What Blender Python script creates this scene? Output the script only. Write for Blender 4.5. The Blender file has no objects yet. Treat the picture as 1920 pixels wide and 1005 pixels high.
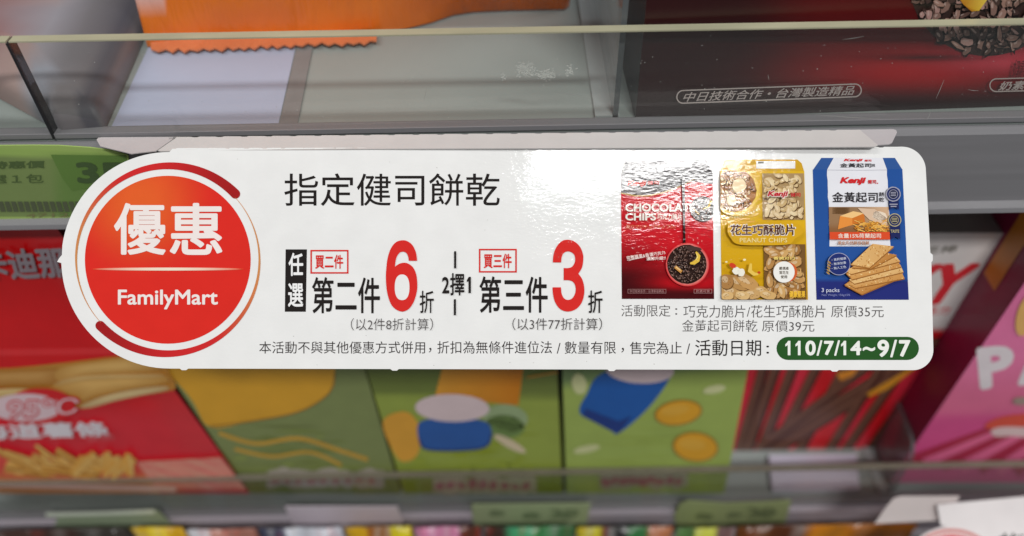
import bpy, bmesh, math, random
from mathutils import Vector, Matrix
random.seed(7)
S = bpy.context.scene
COL = S.collection

# ------------------------------------------------------------------ camera, world, lights, exposure
FPX = 1540.0                       # focal length in pixels of the 1920 px wide photograph
PITCH = math.radians(45.0)
ROLL = math.radians(1.0)
CAMP = Vector((0.0, 0.0, 1.2))
F = Vector((0, math.cos(PITCH), -math.sin(PITCH)))
U0 = Vector((0, math.sin(PITCH), math.cos(PITCH)))
X0 = Vector((1, 0, 0))
R = X0*math.cos(ROLL) - U0*math.sin(ROLL)
U = U0*math.cos(ROLL) + X0*math.sin(ROLL)
cam = bpy.data.cameras.new('camera')
camo = bpy.data.objects.new('camera', cam); COL.objects.link(camo)
camo.matrix_world = Matrix(((R.x, U.x, -F.x, CAMP.x), (R.y, U.y, -F.y, CAMP.y), (R.z, U.z, -F.z, CAMP.z), (0, 0, 0, 1)))
cam.sensor_width = 36.0; cam.lens = FPX/1920*36
cam.clip_start = 0.01; cam.clip_end = 50
DCARD = 0.235
cam.dof.use_dof = True; cam.dof.focus_distance = DCARD; cam.dof.aperture_fstop = 5.6
S.camera = camo
S.view_settings.view_transform = 'Standard'; S.view_settings.look = 'None'
S.view_settings.exposure = 0.0; S.view_settings.gamma = 1.0
S.view_settings.use_curve_mapping = False
w = bpy.data.worlds.new('World'); S.world = w; w.use_nodes = True
w.node_tree.nodes['Background'].inputs[0].default_value = (0.96, 0.98, 1.0, 1)
w.node_tree.nodes['Background'].inputs[1].default_value = 0.15
CARDC = CAMP + F*DCARD
def area(name, pos, target, sx, sy, watts, col, xaxis=X0):
    l = bpy.data.lights.new(name, 'AREA'); l.shape = 'RECTANGLE'; l.size = sx; l.size_y = sy
    l.energy = watts; l.color = col
    o = bpy.data.objects.new(name, l); COL.objects.link(o)
    z = (pos - target).normalized(); x = (xaxis - z*xaxis.dot(z)).normalized(); y = z.cross(x)
    o.matrix_world = Matrix(((x.x, y.x, z.x, pos.x), (x.y, y.y, z.y, pos.y), (x.z, y.z, z.z, pos.z), (0, 0, 0, 1)))
d1 = (-F + R*0.172 + U*0.150).normalized()
area('area_lamp', CARDC + d1*2.3, CARDC, 0.64, 0.16, 29, (1.0, 0.992, 0.975), R)  # ceiling strip that makes the glare on the card
area('area_lamp', Vector((-1.1, -0.15, 2.75)), CARDC, 1.2, 0.15, 12, (1.0, 0.995, 0.98))  # added side lamp with no visible source, evens out the light
area('area_lamp', Vector((1.2, -0.25, 2.75)), CARDC, 1.2, 0.15, 11, (1.0, 0.995, 0.98))  # its added partner on the right, also only for even light

# ------------------------------------------------------------------ helpers
def lin1(c):
    c /= 255.0
    return c/12.92 if c <= 0.04045 else ((c+0.055)/1.055)**2.4
def C(r, g, b, gain=1.0):
    v = [lin1(x)*gain for x in (r, g, b)]; k = min(1.0, 0.86/max(max(v), 1e-6))
    return tuple(x*k for x in v) + (1.0,)
def mixc(a, b, t):
    t = max(0.0, min(1.0, t)); return tuple(a[i]*(1-t)+b[i]*t for i in range(4))
def sm(a, b, x):
    t = max(0.0, min(1.0, (x-a)/(b-a))); return t*t*(3-2*t)
def ray(u, v):
    return F + R*((u-960)/FPX) - U*((v-502.5)/FPX)
class Plane:
    def __init__(s, p, n): s.p = Vector(p); s.n = Vector(n).normalized()
    def hit(s, u, v, h=0.0):
        d = ray(u, v); t = (s.p + s.n*h - CAMP).dot(s.n)/d.dot(s.n)
        return CAMP + d*t
def vplane(y, yaw=0.0, x=0.0):
    a = math.radians(yaw)           # positive yaw: the right side recedes
    return Plane((x, y, 0), (math.sin(a), -math.cos(a), 0))
def hplane(z): return Plane((0, 0, z), (0, 0, 1))
CARD = Plane(CARDC, -F)

ROOTLOC = {}
def empty(name, loc, label, cat, group=None):
    o = bpy.data.objects.new(name, None); COL.objects.link(o); o.location = loc
    o.empty_display_size = 0.01
    o['label'] = label; o['category'] = cat
    if group: o['group'] = group
    ROOTLOC[o.name] = Vector(loc); return o
def rootloc(o):
    while o.parent: o = o.parent
    return ROOTLOC.get(o.name, Vector((0, 0, 0)))
def mesh(name, verts, faces, mat, parent=None, cols=None, smooth=False, bevel=0, seg=2):
    off = rootloc(parent) if parent else Vector((0, 0, 0))
    me = bpy.data.meshes.new(name)
    me.from_pydata([tuple(Vector(v)-off) for v in verts], [], faces); me.update()
    if bevel:
        bm = bmesh.new(); bm.from_mesh(me); bmesh.ops.recalc_face_normals(bm, faces=bm.faces)
        bmesh.ops.bevel(bm, geom=list(bm.edges), offset=bevel, segments=seg, profile=0.6, affect='EDGES')
        bm.to_mesh(me); bm.free()
    if cols:
        a = me.color_attributes.new('Col', 'FLOAT_COLOR', 'POINT')
        for i, c in enumerate(cols): a.data[i].color = c
    if smooth:
        for p in me.polygons: p.use_smooth = True
    me.materials.append(mat)
    o = bpy.data.objects.new(name, me); COL.objects.link(o)
    if parent: o.parent = parent
    return o
def hexa(front, back):
    """8 corners: front TL,TR,BR,BL then back TL,TR,BR,BL"""
    return list(front)+list(back), [(0, 3, 2, 1), (4, 5, 6, 7), (0, 1, 5, 4), (3, 7, 6, 2), (0, 4, 7, 3), (1, 2, 6, 5)]
def boxv(x0, x1, y0, y1, z0, z1):
    return hexa([(x0, y0, z1), (x1, y0, z1), (x1, y0, z0), (x0, y0, z0)], [(x0, y1, z1), (x1, y1, z1), (x1, y1, z0), (x0, y1, z0)])

# ------------------------------------------------------------------ materials
def newmat(name):
    m = bpy.data.materials.new(name); m.use_nodes = True
    nt = m.node_tree; return m, nt, nt.nodes['Principled BSDF']
def pos_noise(nt, scale, detail=3, stretch=(1, 1, 1), rough=0.5):
    g = nt.nodes.new('ShaderNodeNewGeometry'); mp = nt.nodes.new('ShaderNodeMapping')
    mp.inputs['Scale'].default_value = stretch
    nt.links.new(g.outputs['Position'], mp.inputs['Vector'])
    n = nt.nodes.new('ShaderNodeTexNoise'); n.inputs['Scale'].default_value = scale
    n.inputs['Detail'].default_value = detail; n.inputs['Roughness'].default_value = rough
    nt.links.new(mp.outputs[0], n.inputs['Vector']); return n
def add_bump(nt, bs, src, strength, dist):
    b = nt.nodes.new('ShaderNodeBump'); b.inputs['Strength'].default_value = strength; b.inputs['Distance'].default_value = dist
    nt.links.new(src.outputs[0], b.inputs['Height']); nt.links.new(b.outputs[0], bs.inputs['Normal']); return b
def ramp(nt, src, p0, c0, p1, c1):
    r = nt.nodes.new('ShaderNodeValToRGB'); r.color_ramp.elements[0].position = p0; r.color_ramp.elements[0].color = c0
    r.color_ramp.elements[1].position = p1; r.color_ramp.elements[1].color = c1
    nt.links.new(src.outputs[0], r.inputs[0]); return r
def print_mat(name, rough, bump=0.0, bscale=600, stretch=(1, 1, 1), dist=0.0004, spec=0.5, mottle=0.0, mscale=60, warp=False):
    m, nt, b = newmat(name)
    a = nt.nodes.new('ShaderNodeAttribute'); a.attribute_name = 'Col'
    b.inputs['Roughness'].default_value = rough; b.inputs['Specular IOR Level'].default_value = spec
    src = a.outputs['Color']
    if mottle:
        n = pos_noise(nt, mscale, 4)
        r = ramp(nt, n, 0.3, (1-mottle,)*3+(1,), 0.7, (1,)*3+(1,))
        mx = nt.nodes.new('ShaderNodeMix'); mx.data_type = 'RGBA'; mx.blend_type = 'MULTIPLY'; mx.inputs[0].default_value = 1
        nt.links.new(src, mx.inputs[6]); nt.links.new(r.outputs[0], mx.inputs[7]); src = mx.outputs[2]
    nt.links.new(src, b.inputs['Base Color'])
    if bump:
        bb = add_bump(nt, b, pos_noise(nt, bscale, 4, stretch), bump, dist)
        if warp:                   # the card is very slightly wavy
            wb = nt.nodes.new('ShaderNodeBump'); wb.inputs['Strength'].default_value = 0.35; wb.inputs['Distance'].default_value = 0.0012
            nt.links.new(pos_noise(nt, 45, 2, (0.7, 1, 1)).outputs[0], wb.inputs['Height']); nt.links.new(wb.outputs[0], bb.inputs['Normal'])
    return m
def solid_mat(name, col, rough=0.5, metal=0.0, bump=0.0, bscale=200, var=0.0, stretch=(1, 1, 1)):
    m, nt, b = newmat(name)
    b.inputs['Base Color'].default_value = col; b.inputs['Roughness'].default_value = rough; b.inputs['Metallic'].default_value = metal
    if var or bump:
        n = pos_noise(nt, bscale, 4, stretch)
        if var:
            r = ramp(nt, n, 0.3, tuple(c*(1-var) for c in col[:3])+(1,), 0.7, tuple(min(1, c*(1+var)) for c in col[:3])+(1,))
            nt.links.new(r.outputs[0], b.inputs['Base Color'])
        if bump: add_bump(nt, b, n, bump, 0.0005)
    return m
M_CARD = print_mat('glossy_card_print', 0.06, 0.18, 1050, (0.6, 1.2, 1.2), 0.0002, spec=0.20, mottle=0.045, mscale=140, warp=True)
M_PACK = print_mat('carton_print', 0.32, 0.05, 400, mottle=0.08, mscale=90)
M_FOIL = print_mat('bag_film_print', 0.28, 0.5, 60, (3.0, 1, 0.6), 0.004, mottle=0.15, mscale=40)
M_LABEL = print_mat('paper_label_print', 0.55, mottle=0.08, mscale=60)
M_CARDBACK = solid_mat('white_card_stock', C(226, 222, 220), 0.6, bump=0.05, bscale=900)
M_RAIL = solid_mat('grey_rail_plastic', C(126, 125, 128), 0.35, var=0.06, bscale=30, stretch=(0.3, 4, 14))
M_RAIL_LOW = solid_mat('pale_rail_plastic', C(158, 150, 158), 0.4, var=0.06, bscale=30, stretch=(0.3, 4, 14))
M_BOARD = solid_mat('grey_shelf_steel', C(158, 166, 163), 0.4, var=0.06, bscale=25)
M_DARK = solid_mat('dark_seam', C(30, 30, 34), 0.5)
M_PANEL = solid_mat('dark_back_panel', C(70, 68, 70), 0.6, var=0.1, bscale=10)
M_PAPER = solid_mat('pale_paper', C(184, 192, 217), 0.5, var=0.03, bscale=60)
M_EDGE_LOW = solid_mat('shaded_cut_edge', C(112, 106, 92), 0.5, var=0.1, bscale=120)  # darker copy of the cut edge, shade on the lower shelf painted in
M_EDGE = solid_mat('acrylic_cut_edge', C(170, 168, 142), 0.35, var=0.12, bscale=120, stretch=(0.4, 1, 1))
def acrylic(name, dust_sheen, tint, scuff=False):
    m = bpy.data.materials.new(name); m.use_nodes = True; nt = m.node_tree
    nt.nodes.remove(nt.nodes['Principled BSDF']); out = nt.nodes['Material Output']
    tr = nt.nodes.new('ShaderNodeBsdfTransparent'); tr.inputs[0].default_value = tint
    gl = nt.nodes.new('ShaderNodeBsdfGlossy'); gl.inputs['Roughness'].default_value = 0.06
    fr = nt.nodes.new('ShaderNodeFresnel'); gg = nt.nodes.new('ShaderNodeNewGeometry'); io = nt.nodes.new('ShaderNodeMapRange')
    io.inputs[3].default_value = 1.49; io.inputs[4].default_value = 1/1.49
    nt.links.new(gg.outputs['Backfacing'], io.inputs[0]); nt.links.new(io.outputs[0], fr.inputs[0])
    m1 = nt.nodes.new('ShaderNodeMixShader'); nt.links.new(fr.outputs[0], m1.inputs[0])
    nt.links.new(tr.outputs[0], m1.inputs[1]); nt.links.new(gl.outputs[0], m1.inputs[2])
    df = nt.nodes.new('ShaderNodeBsdfDiffuse'); df.inputs[0].default_value = (0.80, 0.82, 0.80, 1)
    n = pos_noise(nt, 60, 4, (0.12, 1, 6.0))  # dust streaked sideways, doubling as painted reflection bands
    mr = nt.nodes.new('ShaderNodeMapRange'); mr.inputs[1].default_value = 0.3; mr.inputs[2].default_value = 0.75
    mr.inputs[3].default_value = dust_sheen*0.55; mr.inputs[4].default_value = dust_sheen*1.5
    nt.links.new(n.outputs[0], mr.inputs[0])
    # fine dusty specks and hair scratches
    n2 = pos_noise(nt, 1500, 1, (0.5, 1, 1.2))
    mr2 = nt.nodes.new('ShaderNodeMapRange'); mr2.inputs[1].default_value = 0.775; mr2.inputs[2].default_value = 0.84
    mr2.inputs[3].default_value = 0.0; mr2.inputs[4].default_value = 0.30
    nt.links.new(n2.outputs[0], mr2.inputs[0])
    ad = nt.nodes.new('ShaderNodeMath'); ad.operation = 'ADD'
    nt.links.new(mr.outputs[0], ad.inputs[0]); nt.links.new(mr2.outputs[0], ad.inputs[1])
    m2 = nt.nodes.new('ShaderNodeMixShader'); nt.links.new(ad.outputs[0], m2.inputs[0])
    nt.links.new(m1.outputs[0], m2.inputs[1]); nt.links.new(df.outputs[0], m2.inputs[2])
    nt.links.new(m2.outputs[0], out.inputs['Surface'])
    return m
M_ACRYL_LOW = acrylic('clear_acrylic_low', 0.010, (0.88, 0.88, 0.87, 1))
M_ACRYL = acrylic('clear_acrylic', 0.011, (0.95, 0.96, 0.95, 1))
M_DIVID = acrylic('smoky_divider_acrylic', 0.10, (0.84, 0.86, 0.87, 1))
M_SCUFF = solid_mat('white_scuff', C(215, 218, 212), 0.6)

# ------------------------------------------------------------------ printed artwork on planes
def text_mesh(s, bold=0.0, shear=0.0, res=3):
    c = bpy.data.curves.new('lettering', 'FONT'); c.body = s; c.offset = min(0.0, bold); bold = max(0.0, bold); c.shear = shear; c.resolution_u = res
    o = bpy.data.objects.new('lettering', c); COL.objects.link(o)
    bpy.context.view_layer.update()
    e = o.evaluated_get(bpy.context.evaluated_depsgraph_get()); me = e.to_mesh()
    vs = [(v.co.x, v.co.y) for v in me.vertices]; fs = [tuple(p.vertices) for p in me.polygons]
    e.to_mesh_clear(); bpy.data.objects.remove(o); bpy.data.curves.remove(c)
    x0 = min(v[0] for v in vs)-bold; x1 = max(v[0] for v in vs)+bold; y0 = min(v[1] for v in vs)-bold; y1 = max(v[1] for v in vs)+bold
    W, H = max(1e-6, x1-x0), max(1e-6, y1-y0)
    k = 0 if bold == 0 else (8 if bold < .03 else 14)
    sh = [(bold*math.cos(2*math.pi*i/k), bold*math.sin(2*math.pi*i/k)) for i in range(k)]+[(0, 0)]
    return [[((x+dx-x0)/W, (y1-y-dy)/H) for x, y in vs] for dx, dy in sh], fs
LAY = 0.00006
class Art:
    def __init__(s, plane): s.pl = plane; s.v = []; s.f = []; s.c = []; s.k = 1
    def lay(s): s.k += 1
    def poly(s, pts, col, k=None):
        k = s.k if k is None else k; b = len(s.v)
        s.v += [s.pl.hit(u, v, k*LAY) for u, v in pts]
        s.c += col if isinstance(col, list) else [col]*len(pts)
        s.f.append(tuple(range(b, b+len(pts))))
    def strip(s, a, bb, ca, cb=None):
        """ribbon between two point rows"""
        b = len(s.v); n = len(a)
        for i in range(n):
            s.v += [s.pl.hit(*a[i], s.k*LAY), s.pl.hit(*bb[i], s.k*LAY)]
            c = ca[i] if isinstance(ca, list) else ca
            c2 = (cb[i] if isinstance(cb, list) else cb) if cb else c
            s.c += [c, c2]
        for i in range(n-1): s.f.append((b+2*i, b+2*i+1, b+2*i+3, b+2*i+2))
    def grid(s, q, nx, ny, fn):
        """q = TL,TR,BR,BL in px; fn(u,v) -> colour"""
        b = len(s.v)
        for j in range(ny+1):
            t = j/ny
            for i in range(nx+1):
                r = i/nx
                u = (q[0][0]*(1-r)+q[1][0]*r)*(1-t)+(q[3][0]*(1-r)+q[2][0]*r)*t
                v = (q[0][1]*(1-r)+q[1][1]*r)*(1-t)+(q[3][1]*(1-r)+q[2][1]*r)*t
                s.v.append(s.pl.hit(u, v, s.k*LAY)); s.c.append(fn(u, v))
        for j in range(ny):
            for i in range(nx):
                a = b+j*(nx+1)+i; s.f.append((a, a+nx+1, a+nx+2, a+1))
        s.lay()
    def rect(s, x0, y0, x1, y1, col): s.poly([(x0, y0), (x1, y0), (x1, y1), (x0, y1)], col)
    def frame(s, x0, y0, x1, y1, t, col):
        s.rect(x0, y0, x1, y0+t, col); s.rect(x0, y1-t, x1, y1, col); s.rect(x0, y0+t, x0+t, y1-t, col); s.rect(x1-t, y0+t, x1, y1-t, col)
    def blob(s, cx, cy, rx, ry, col, rot=0, n=20, irr=0.0, clip=None):
        pts = []
        for i in range(n):
            a = 2*math.pi*i/n; k = 1+irr*random.uniform(-1, 1)
            x, y = rx*k*math.cos(a), ry*k*math.sin(a)
            p = [cx+x*math.cos(rot)-y*math.sin(rot), cy+x*math.sin(rot)+y*math.cos(rot)]
            if clip: p[0] = min(max(p[0], clip[0]), clip[2]); p[1] = min(max(p[1], clip[1]), clip[3])
            pts.append(tuple(p))
        s.poly(pts, col)
    def ball(s, cx, cy, rx, ry, fn, nr=8, n=48, clip=None):
        b = len(s.v)
        for j in range(nr+1):
            for i in range(n):
                a = 2*math.pi*i/n; x = cx+rx*j/nr*math.cos(a); y = cy+ry*j/nr*math.sin(a)
                if clip: x = min(max(x, clip[0]), clip[2]); y = min(max(y, clip[1]), clip[3])
                s.v.append(s.pl.hit(x, y, s.k*LAY)); s.c.append(fn(x, y))
        for j in range(nr):
            for i in range(n):
                s.f.append((b+j*n+i, b+(j+1)*n+i, b+(j+1)*n+(i+1) % n, b+j*n+(i+1) % n))
        s.lay()
    def line(s, pts, wd, col):
        a, bb = [], []
        for i, p in enumerate(pts):
            q = pts[min(i+1, len(pts)-1)]; r = pts[max(i-1, 0)]
            dx, dy = q[0]-r[0], q[1]-r[1]; L = math.hypot(dx, dy) or 1
            wi = wd[i] if isinstance(wd, list) else wd
            a.append((p[0]-dy/L*wi/2, p[1]+dx/L*wi/2)); bb.append((p[0]+dy/L*wi/2, p[1]-dx/L*wi/2))
        s.strip(a, bb, col)
    def pill(s, x0, y0, x1, y1, col, n=12):
        r = (y1-y0)/2; cy = (y0+y1)/2; p = []
        for i in range(n+1):
            a = math.pi/2+math.pi*i/n; p.append((x0+r+r*math.cos(a), cy-r*math.sin(a)))
        for i in range(n+1):
            a = -math.pi/2+math.pi*i/n; p.append((x1-r+r*math.cos(a), cy-r*math.sin(a)))
        s.poly(p, col)
    def text(s, t, q, col, bold=0.0, shear=0.0, res=3):
        if len(q) == 4 and not isinstance(q[0], tuple):
            x0, y0, x1, y1 = q; q = [(x0, y0), (x1, y0), (x1, y1), (x0, y1)]
        sets, fs = text_mesh(t, bold, shear, res)
        for vs in sets:            # shifted copies thicken the strokes
            b = len(s.v); s.k += 0.02
            for r, tt in vs:
                u = (q[0][0]*(1-r)+q[1][0]*r)*(1-tt)+(q[3][0]*(1-r)+q[2][0]*r)*tt
                v = (q[0][1]*(1-r)+q[1][1]*r)*(1-tt)+(q[3][1]*(1-r)+q[2][1]*r)*tt
                s.v.append(s.pl.hit(u, v, s.k*LAY)); s.c.append(col)
            s.f += [tuple(b+i for i in f) for f in fs]
    def build(s, name, mat, parent):
        return mesh(name, s.v, s.f, mat, parent, s.c)

# ------------------------------------------------------------------ shelves
YF = 0.200                                       # front plane of the shelves
ZU = CAMP.z - 0.1425                             # top of the upper shelf board
ZL = CAMP.z - 0.3665                             # top of the lower shelf board
GH = 0.0312                                      # guard height
def build_shelf(label, z, seams, railh, macr, medge, mrail):
    root = empty('display_shelf', (0, YF, z), label, 'shelf', 'shelves of the display')
    v, f = boxv(-0.62, 0.62, YF+0.0005, 0.62, z-0.022, z); mesh('board', v, f, M_BOARD, root, bevel=0.0006)
    # price rail: profile extruded along x
    prof = [(YF-0.0010, z-0.0012), (YF-0.0022, z-0.0030), (YF-0.0022, z-railh+0.003), (YF-0.0050, z-railh+0.0022), (YF-0.0054, z-railh+0.0006), (YF-0.0040, z-railh), (YF+0.0002, z-railh), (YF+0.0002, z-0.0012)]
    vs = [(-0.62, a, b) for a, b in prof]+[(0.62, a, b) for a, b in prof]; n = len(prof)
    fs = [tuple(range(n)), tuple(range(2*n-1, n-1, -1))]+[(i, i+n, (i+1) % n+n, (i+1) % n) for i in range(n)]
    mesh('price_rail', vs, fs, mrail, root)
    xs = [-0.62]+seams+[0.62]
    for a, b in zip(xs[:-1], xs[1:]):
        a += 0.0004; b -= 0.0004
        v, f = boxv(a, b, YF, YF+0.0029, z+0.0004, z+GH-0.0002)
        g = mesh('front_guard', v, f, macr, root)
        v, f = boxv(a, b, YF-0.0001, YF+0.0030, z+GH, z+GH+0.0004)
        mesh('polished_edge', v, f, medge, g)
        v, f = boxv(a, b, YF-0.0004, YF+0.0033, z+0.0001, z+0.0016)
        mesh('guard_channel', v, f, M_RAIL, g)
    for x in seams:
        v, f = boxv(x-0.00035, x+0.00035, YF-0.0006, YF+0.0032, z+0.0001, z+GH)
        mesh('seam', v, f, M_DARK, root)
    return root
xs_seam = vplane(YF).hit(97, 247).x
up = build_shelf('upper grey shelf with a clear plastic front guard, the promotion card hangs from its rail', ZU, [xs_seam], 0.0318, M_ACRYL, M_EDGE, M_RAIL)
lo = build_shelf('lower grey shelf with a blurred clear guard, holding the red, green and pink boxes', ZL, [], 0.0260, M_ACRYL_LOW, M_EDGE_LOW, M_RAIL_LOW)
v, f = boxv(-0.7, 0.7, 0.62, 0.63, CAMP.z-0.75, CAMP.z+0.4)
o = mesh('back_wall', v, f, M_PANEL); o['kind'] = 'structure'
v, f = boxv(-0.62, 0.62, 0.12, 0.62, CAMP.z-0.62, CAMP.z-0.585)
o = mesh('base_shelf', v, f, M_BOARD, bevel=0.002); o['label'] = 'bottom shelf board under the row of small bags'; o['category'] = 'shelf'; o['group'] = 'shelves of the display'

# scuffs on the upper guard
gp = vplane(YF-0.00005)
sc = Art(gp)
for (cx, cy, w_, h_, n) in ((985, 130, 15, 11, 260), (1022, 140, 18, 8, 150), (1068, 134, 6, 9, 50), (945, 145, 4, 7, 22)):
    for i in range(n):
        x = random.gauss(cx, w_*0.5); y = random.gauss(cy, h_*0.5)
        sc.k += .03; sc.blob(x, y, random.uniform(0.8, 3.0), random.uniform(0.3, 0.7), C(212, 215, 208), random.uniform(-.5, .5), 6, 0.4)
for (x0, y0, x1, y1) in ((1040, 172, 1095, 180), (1530, 215, 1650, 223), (1580, 74, 1620, 68), (1755, 185, 1770, 150), (1745, 210, 1738, 225), (1440, 140, 1442, 150), (1815, 168, 1835, 170), (800, 165, 795, 190)):
    sc.line([(x0, y0), ((x0+x1)/2, (y0+y1)/2+0.8), (x1, y1)], [0.3, 0.9, 0.3], C(165, 165, 160))
for i in range(60):
    sc.blob(random.uniform(100, 1900), random.uniform(90, 230), random.uniform(.5, 1.1), random.uniform(.5, 1.0), C(190, 190, 185), 0, 6, .3)
o = sc.build('scuff_marks', M_LABEL, up)

# ------------------------------------------------------------------ packages
def package(name, label, cat, pl, quad, depth, side, art, group=None, mat=None, bev=0.0006, k0=1):
    fr = [pl.hit(*p) for p in quad]
    bk = [p - pl.n*depth for p in fr]
    c = (fr[2]+fr[3]+bk[2]+bk[3])/4
    root = empty(name, c, label, cat, group)
    vs, fs = hexa(fr, bk)
    mesh('carton', vs, fs, solid_mat(name+'_side', side, 0.35, var=0.08, bscale=80), root, bevel=bev)
    a = Art(pl); art(a)
    a.build('printed_front', mat or M_PACK, root)
    return root

# --- dark red chocolate box on the upper shelf
G1 = 1.15
chp = vplane(0.2045, 1.6, Plane((0, .2045, 0), (0, -1, 0)).hit(1190, 230).x)
def choc_bg(u, v):
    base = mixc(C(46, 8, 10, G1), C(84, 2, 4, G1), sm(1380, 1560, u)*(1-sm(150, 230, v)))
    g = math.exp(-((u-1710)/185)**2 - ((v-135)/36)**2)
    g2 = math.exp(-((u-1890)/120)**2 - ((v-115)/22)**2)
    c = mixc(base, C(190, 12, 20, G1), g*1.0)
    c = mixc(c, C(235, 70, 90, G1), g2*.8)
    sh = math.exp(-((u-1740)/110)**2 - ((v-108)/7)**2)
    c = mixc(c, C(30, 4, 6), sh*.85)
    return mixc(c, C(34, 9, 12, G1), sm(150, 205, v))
def flakes(a, cx, cy, r, n, clip, big=1.0, pal=None):
    pal = pal or [C(60, 36, 30), C(92, 62, 52), C(120, 86, 74), C(150, 112, 100), C(44, 26, 22), C(176, 140, 128), C(78, 50, 42)]
    for i in range(n):
        t = random.uniform(0, 2*math.pi); q = r*math.sqrt(random.random())*.97
        x, y = cx+q*math.cos(t), cy+q*math.sin(t)
        if not (clip[0] < x < clip[2] and clip[1] < y < clip[3]): continue
        rot = random.uniform(0, 3.14); L = random.uniform(4, 11)*big; W = random.uniform(2, 5)*big
        a.k += 0.02
        c = random.choice(pal)
        a.blob(x+1.2*big, y+1.6*big, L, W, C(20, 10, 9), rot, 9, .3)
        a.k += 0.02
        a.blob(x, y, L, W, c, rot, 9, .3)
        a.k += 0.02
        a.blob(x-L*.2, y-W*.3, L*.45, W*.35, mixc(c, C(215, 190, 180), .45), rot, 7, .3)
def choc_art(a):
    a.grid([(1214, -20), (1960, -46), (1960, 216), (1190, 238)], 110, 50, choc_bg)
    a.ball(1850, -37, 146, 142, lambda x, y: C(56, 38, 34, 1.1), 3, 60, (1200, -40, 1955, 300)); a.lay()
    flakes(a, 1850, -37, 143, 430, (1690, -34, 1945, 140), 1.45, [C(84, 62, 54, 1.2), C(110, 84, 74, 1.2), C(130, 100, 90, 1.2), C(150, 116, 104, 1.2), C(66, 46, 42, 1.2), C(168, 132, 124, 1.2), C(96, 70, 62, 1.2)])
    a.lay()
    a.poly([(1795, -8), (1806, 8), (1822, 22), (1836, 20), (1852, -2), (1862, -30), (1800, -30)], [C(205, 140, 30), C(196, 128, 20), C(180, 110, 20), C(232, 190, 60), C(245, 215, 90), C(245, 215, 90), C(235, 180, 50)])
    a.lay()
    def pillout(x0, yl, x1, yr, h, col, t=2.2):
        n = 14; r = h/2; o_, i_ = [], []
        sl = (yr-yl)/(x1-x0)
        for k in range(2*n+3):
            if k <= n: an = math.pi/2+math.pi*k/n; cx = x0+r
            else: an = -math.pi/2+math.pi*(k-n-1)/n; cx = x1-r
            if k == 2*n+2: an = math.pi/2; cx = x0+r
            for rr, lst in ((r, o_), (r-t, i_)):
                x = cx+rr*math.cos(an); y = yl+(x-x0)*sl-rr*math.sin(an); lst.append((x, y))
        a.strip(o_, i_, col)
    wt = C(205, 190, 186, 1.1)
    pillout(1268, 182, 1616, 169, 26, wt)
    a.text('中日技術合作・台灣製造精品', [(1283, 173), (1604, 160), (1601, 178), (1280, 191)], wt, 0.008, 0.25)
    pillout(1855, 160, 2010, 156, 26, wt)
    a.text('奶素', [(1874, 153), (1925, 151), (1922, 168), (1871, 170)], wt, 0.02, 0.25)
    a.text('奶素', [(1900, 112), (1928, 111), (1922, 145), (1896, 146)], C(120, 10, 25), 0.01, 0.3)
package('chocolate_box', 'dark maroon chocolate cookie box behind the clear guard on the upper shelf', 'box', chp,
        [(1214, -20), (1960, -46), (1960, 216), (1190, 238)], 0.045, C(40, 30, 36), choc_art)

# --- upper shelf: floor paper, grey pouch, orange bag, dividers
fl = hplane(ZU)
def slab(name, label, cat, px, t, mat, z=None, group=None):
    p = hplane(ZU+t if z is None else z+t)
    top = [p.hit(*q) for q in px]; zb = (ZU if z is None else z)+0.0003
    bot = [Vector((q.x, q.y, zb)) for q in top]; n = len(px)
    o = mesh(name, top+bot, [tuple(range(n))[::-1], tuple(range(n, 2*n))]+[(i, (i+1) % n, (i+1) % n+n, i+n) for i in range(n)], mat)
    o['label'] = label; o['category'] = cat
    if group: o['group'] = group
    return o
slab('paper_sheet', 'pale bluish paper sheet lying flat on the upper shelf under the orange bag', 'paper',
     [(205, 246), (520, 241), (590, -70), (352, -70)], 0.0004, M_PAPER)
slab('shelf_strip', 'dark grey strip lying along the right edge of the pale paper sheet', 'strip',
     [(521.5, 241), (556, 241), (617, -70), (592, -70)], 0.0006, solid_mat('strip_grey', C(138, 137, 137), .5, var=.06))
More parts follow.
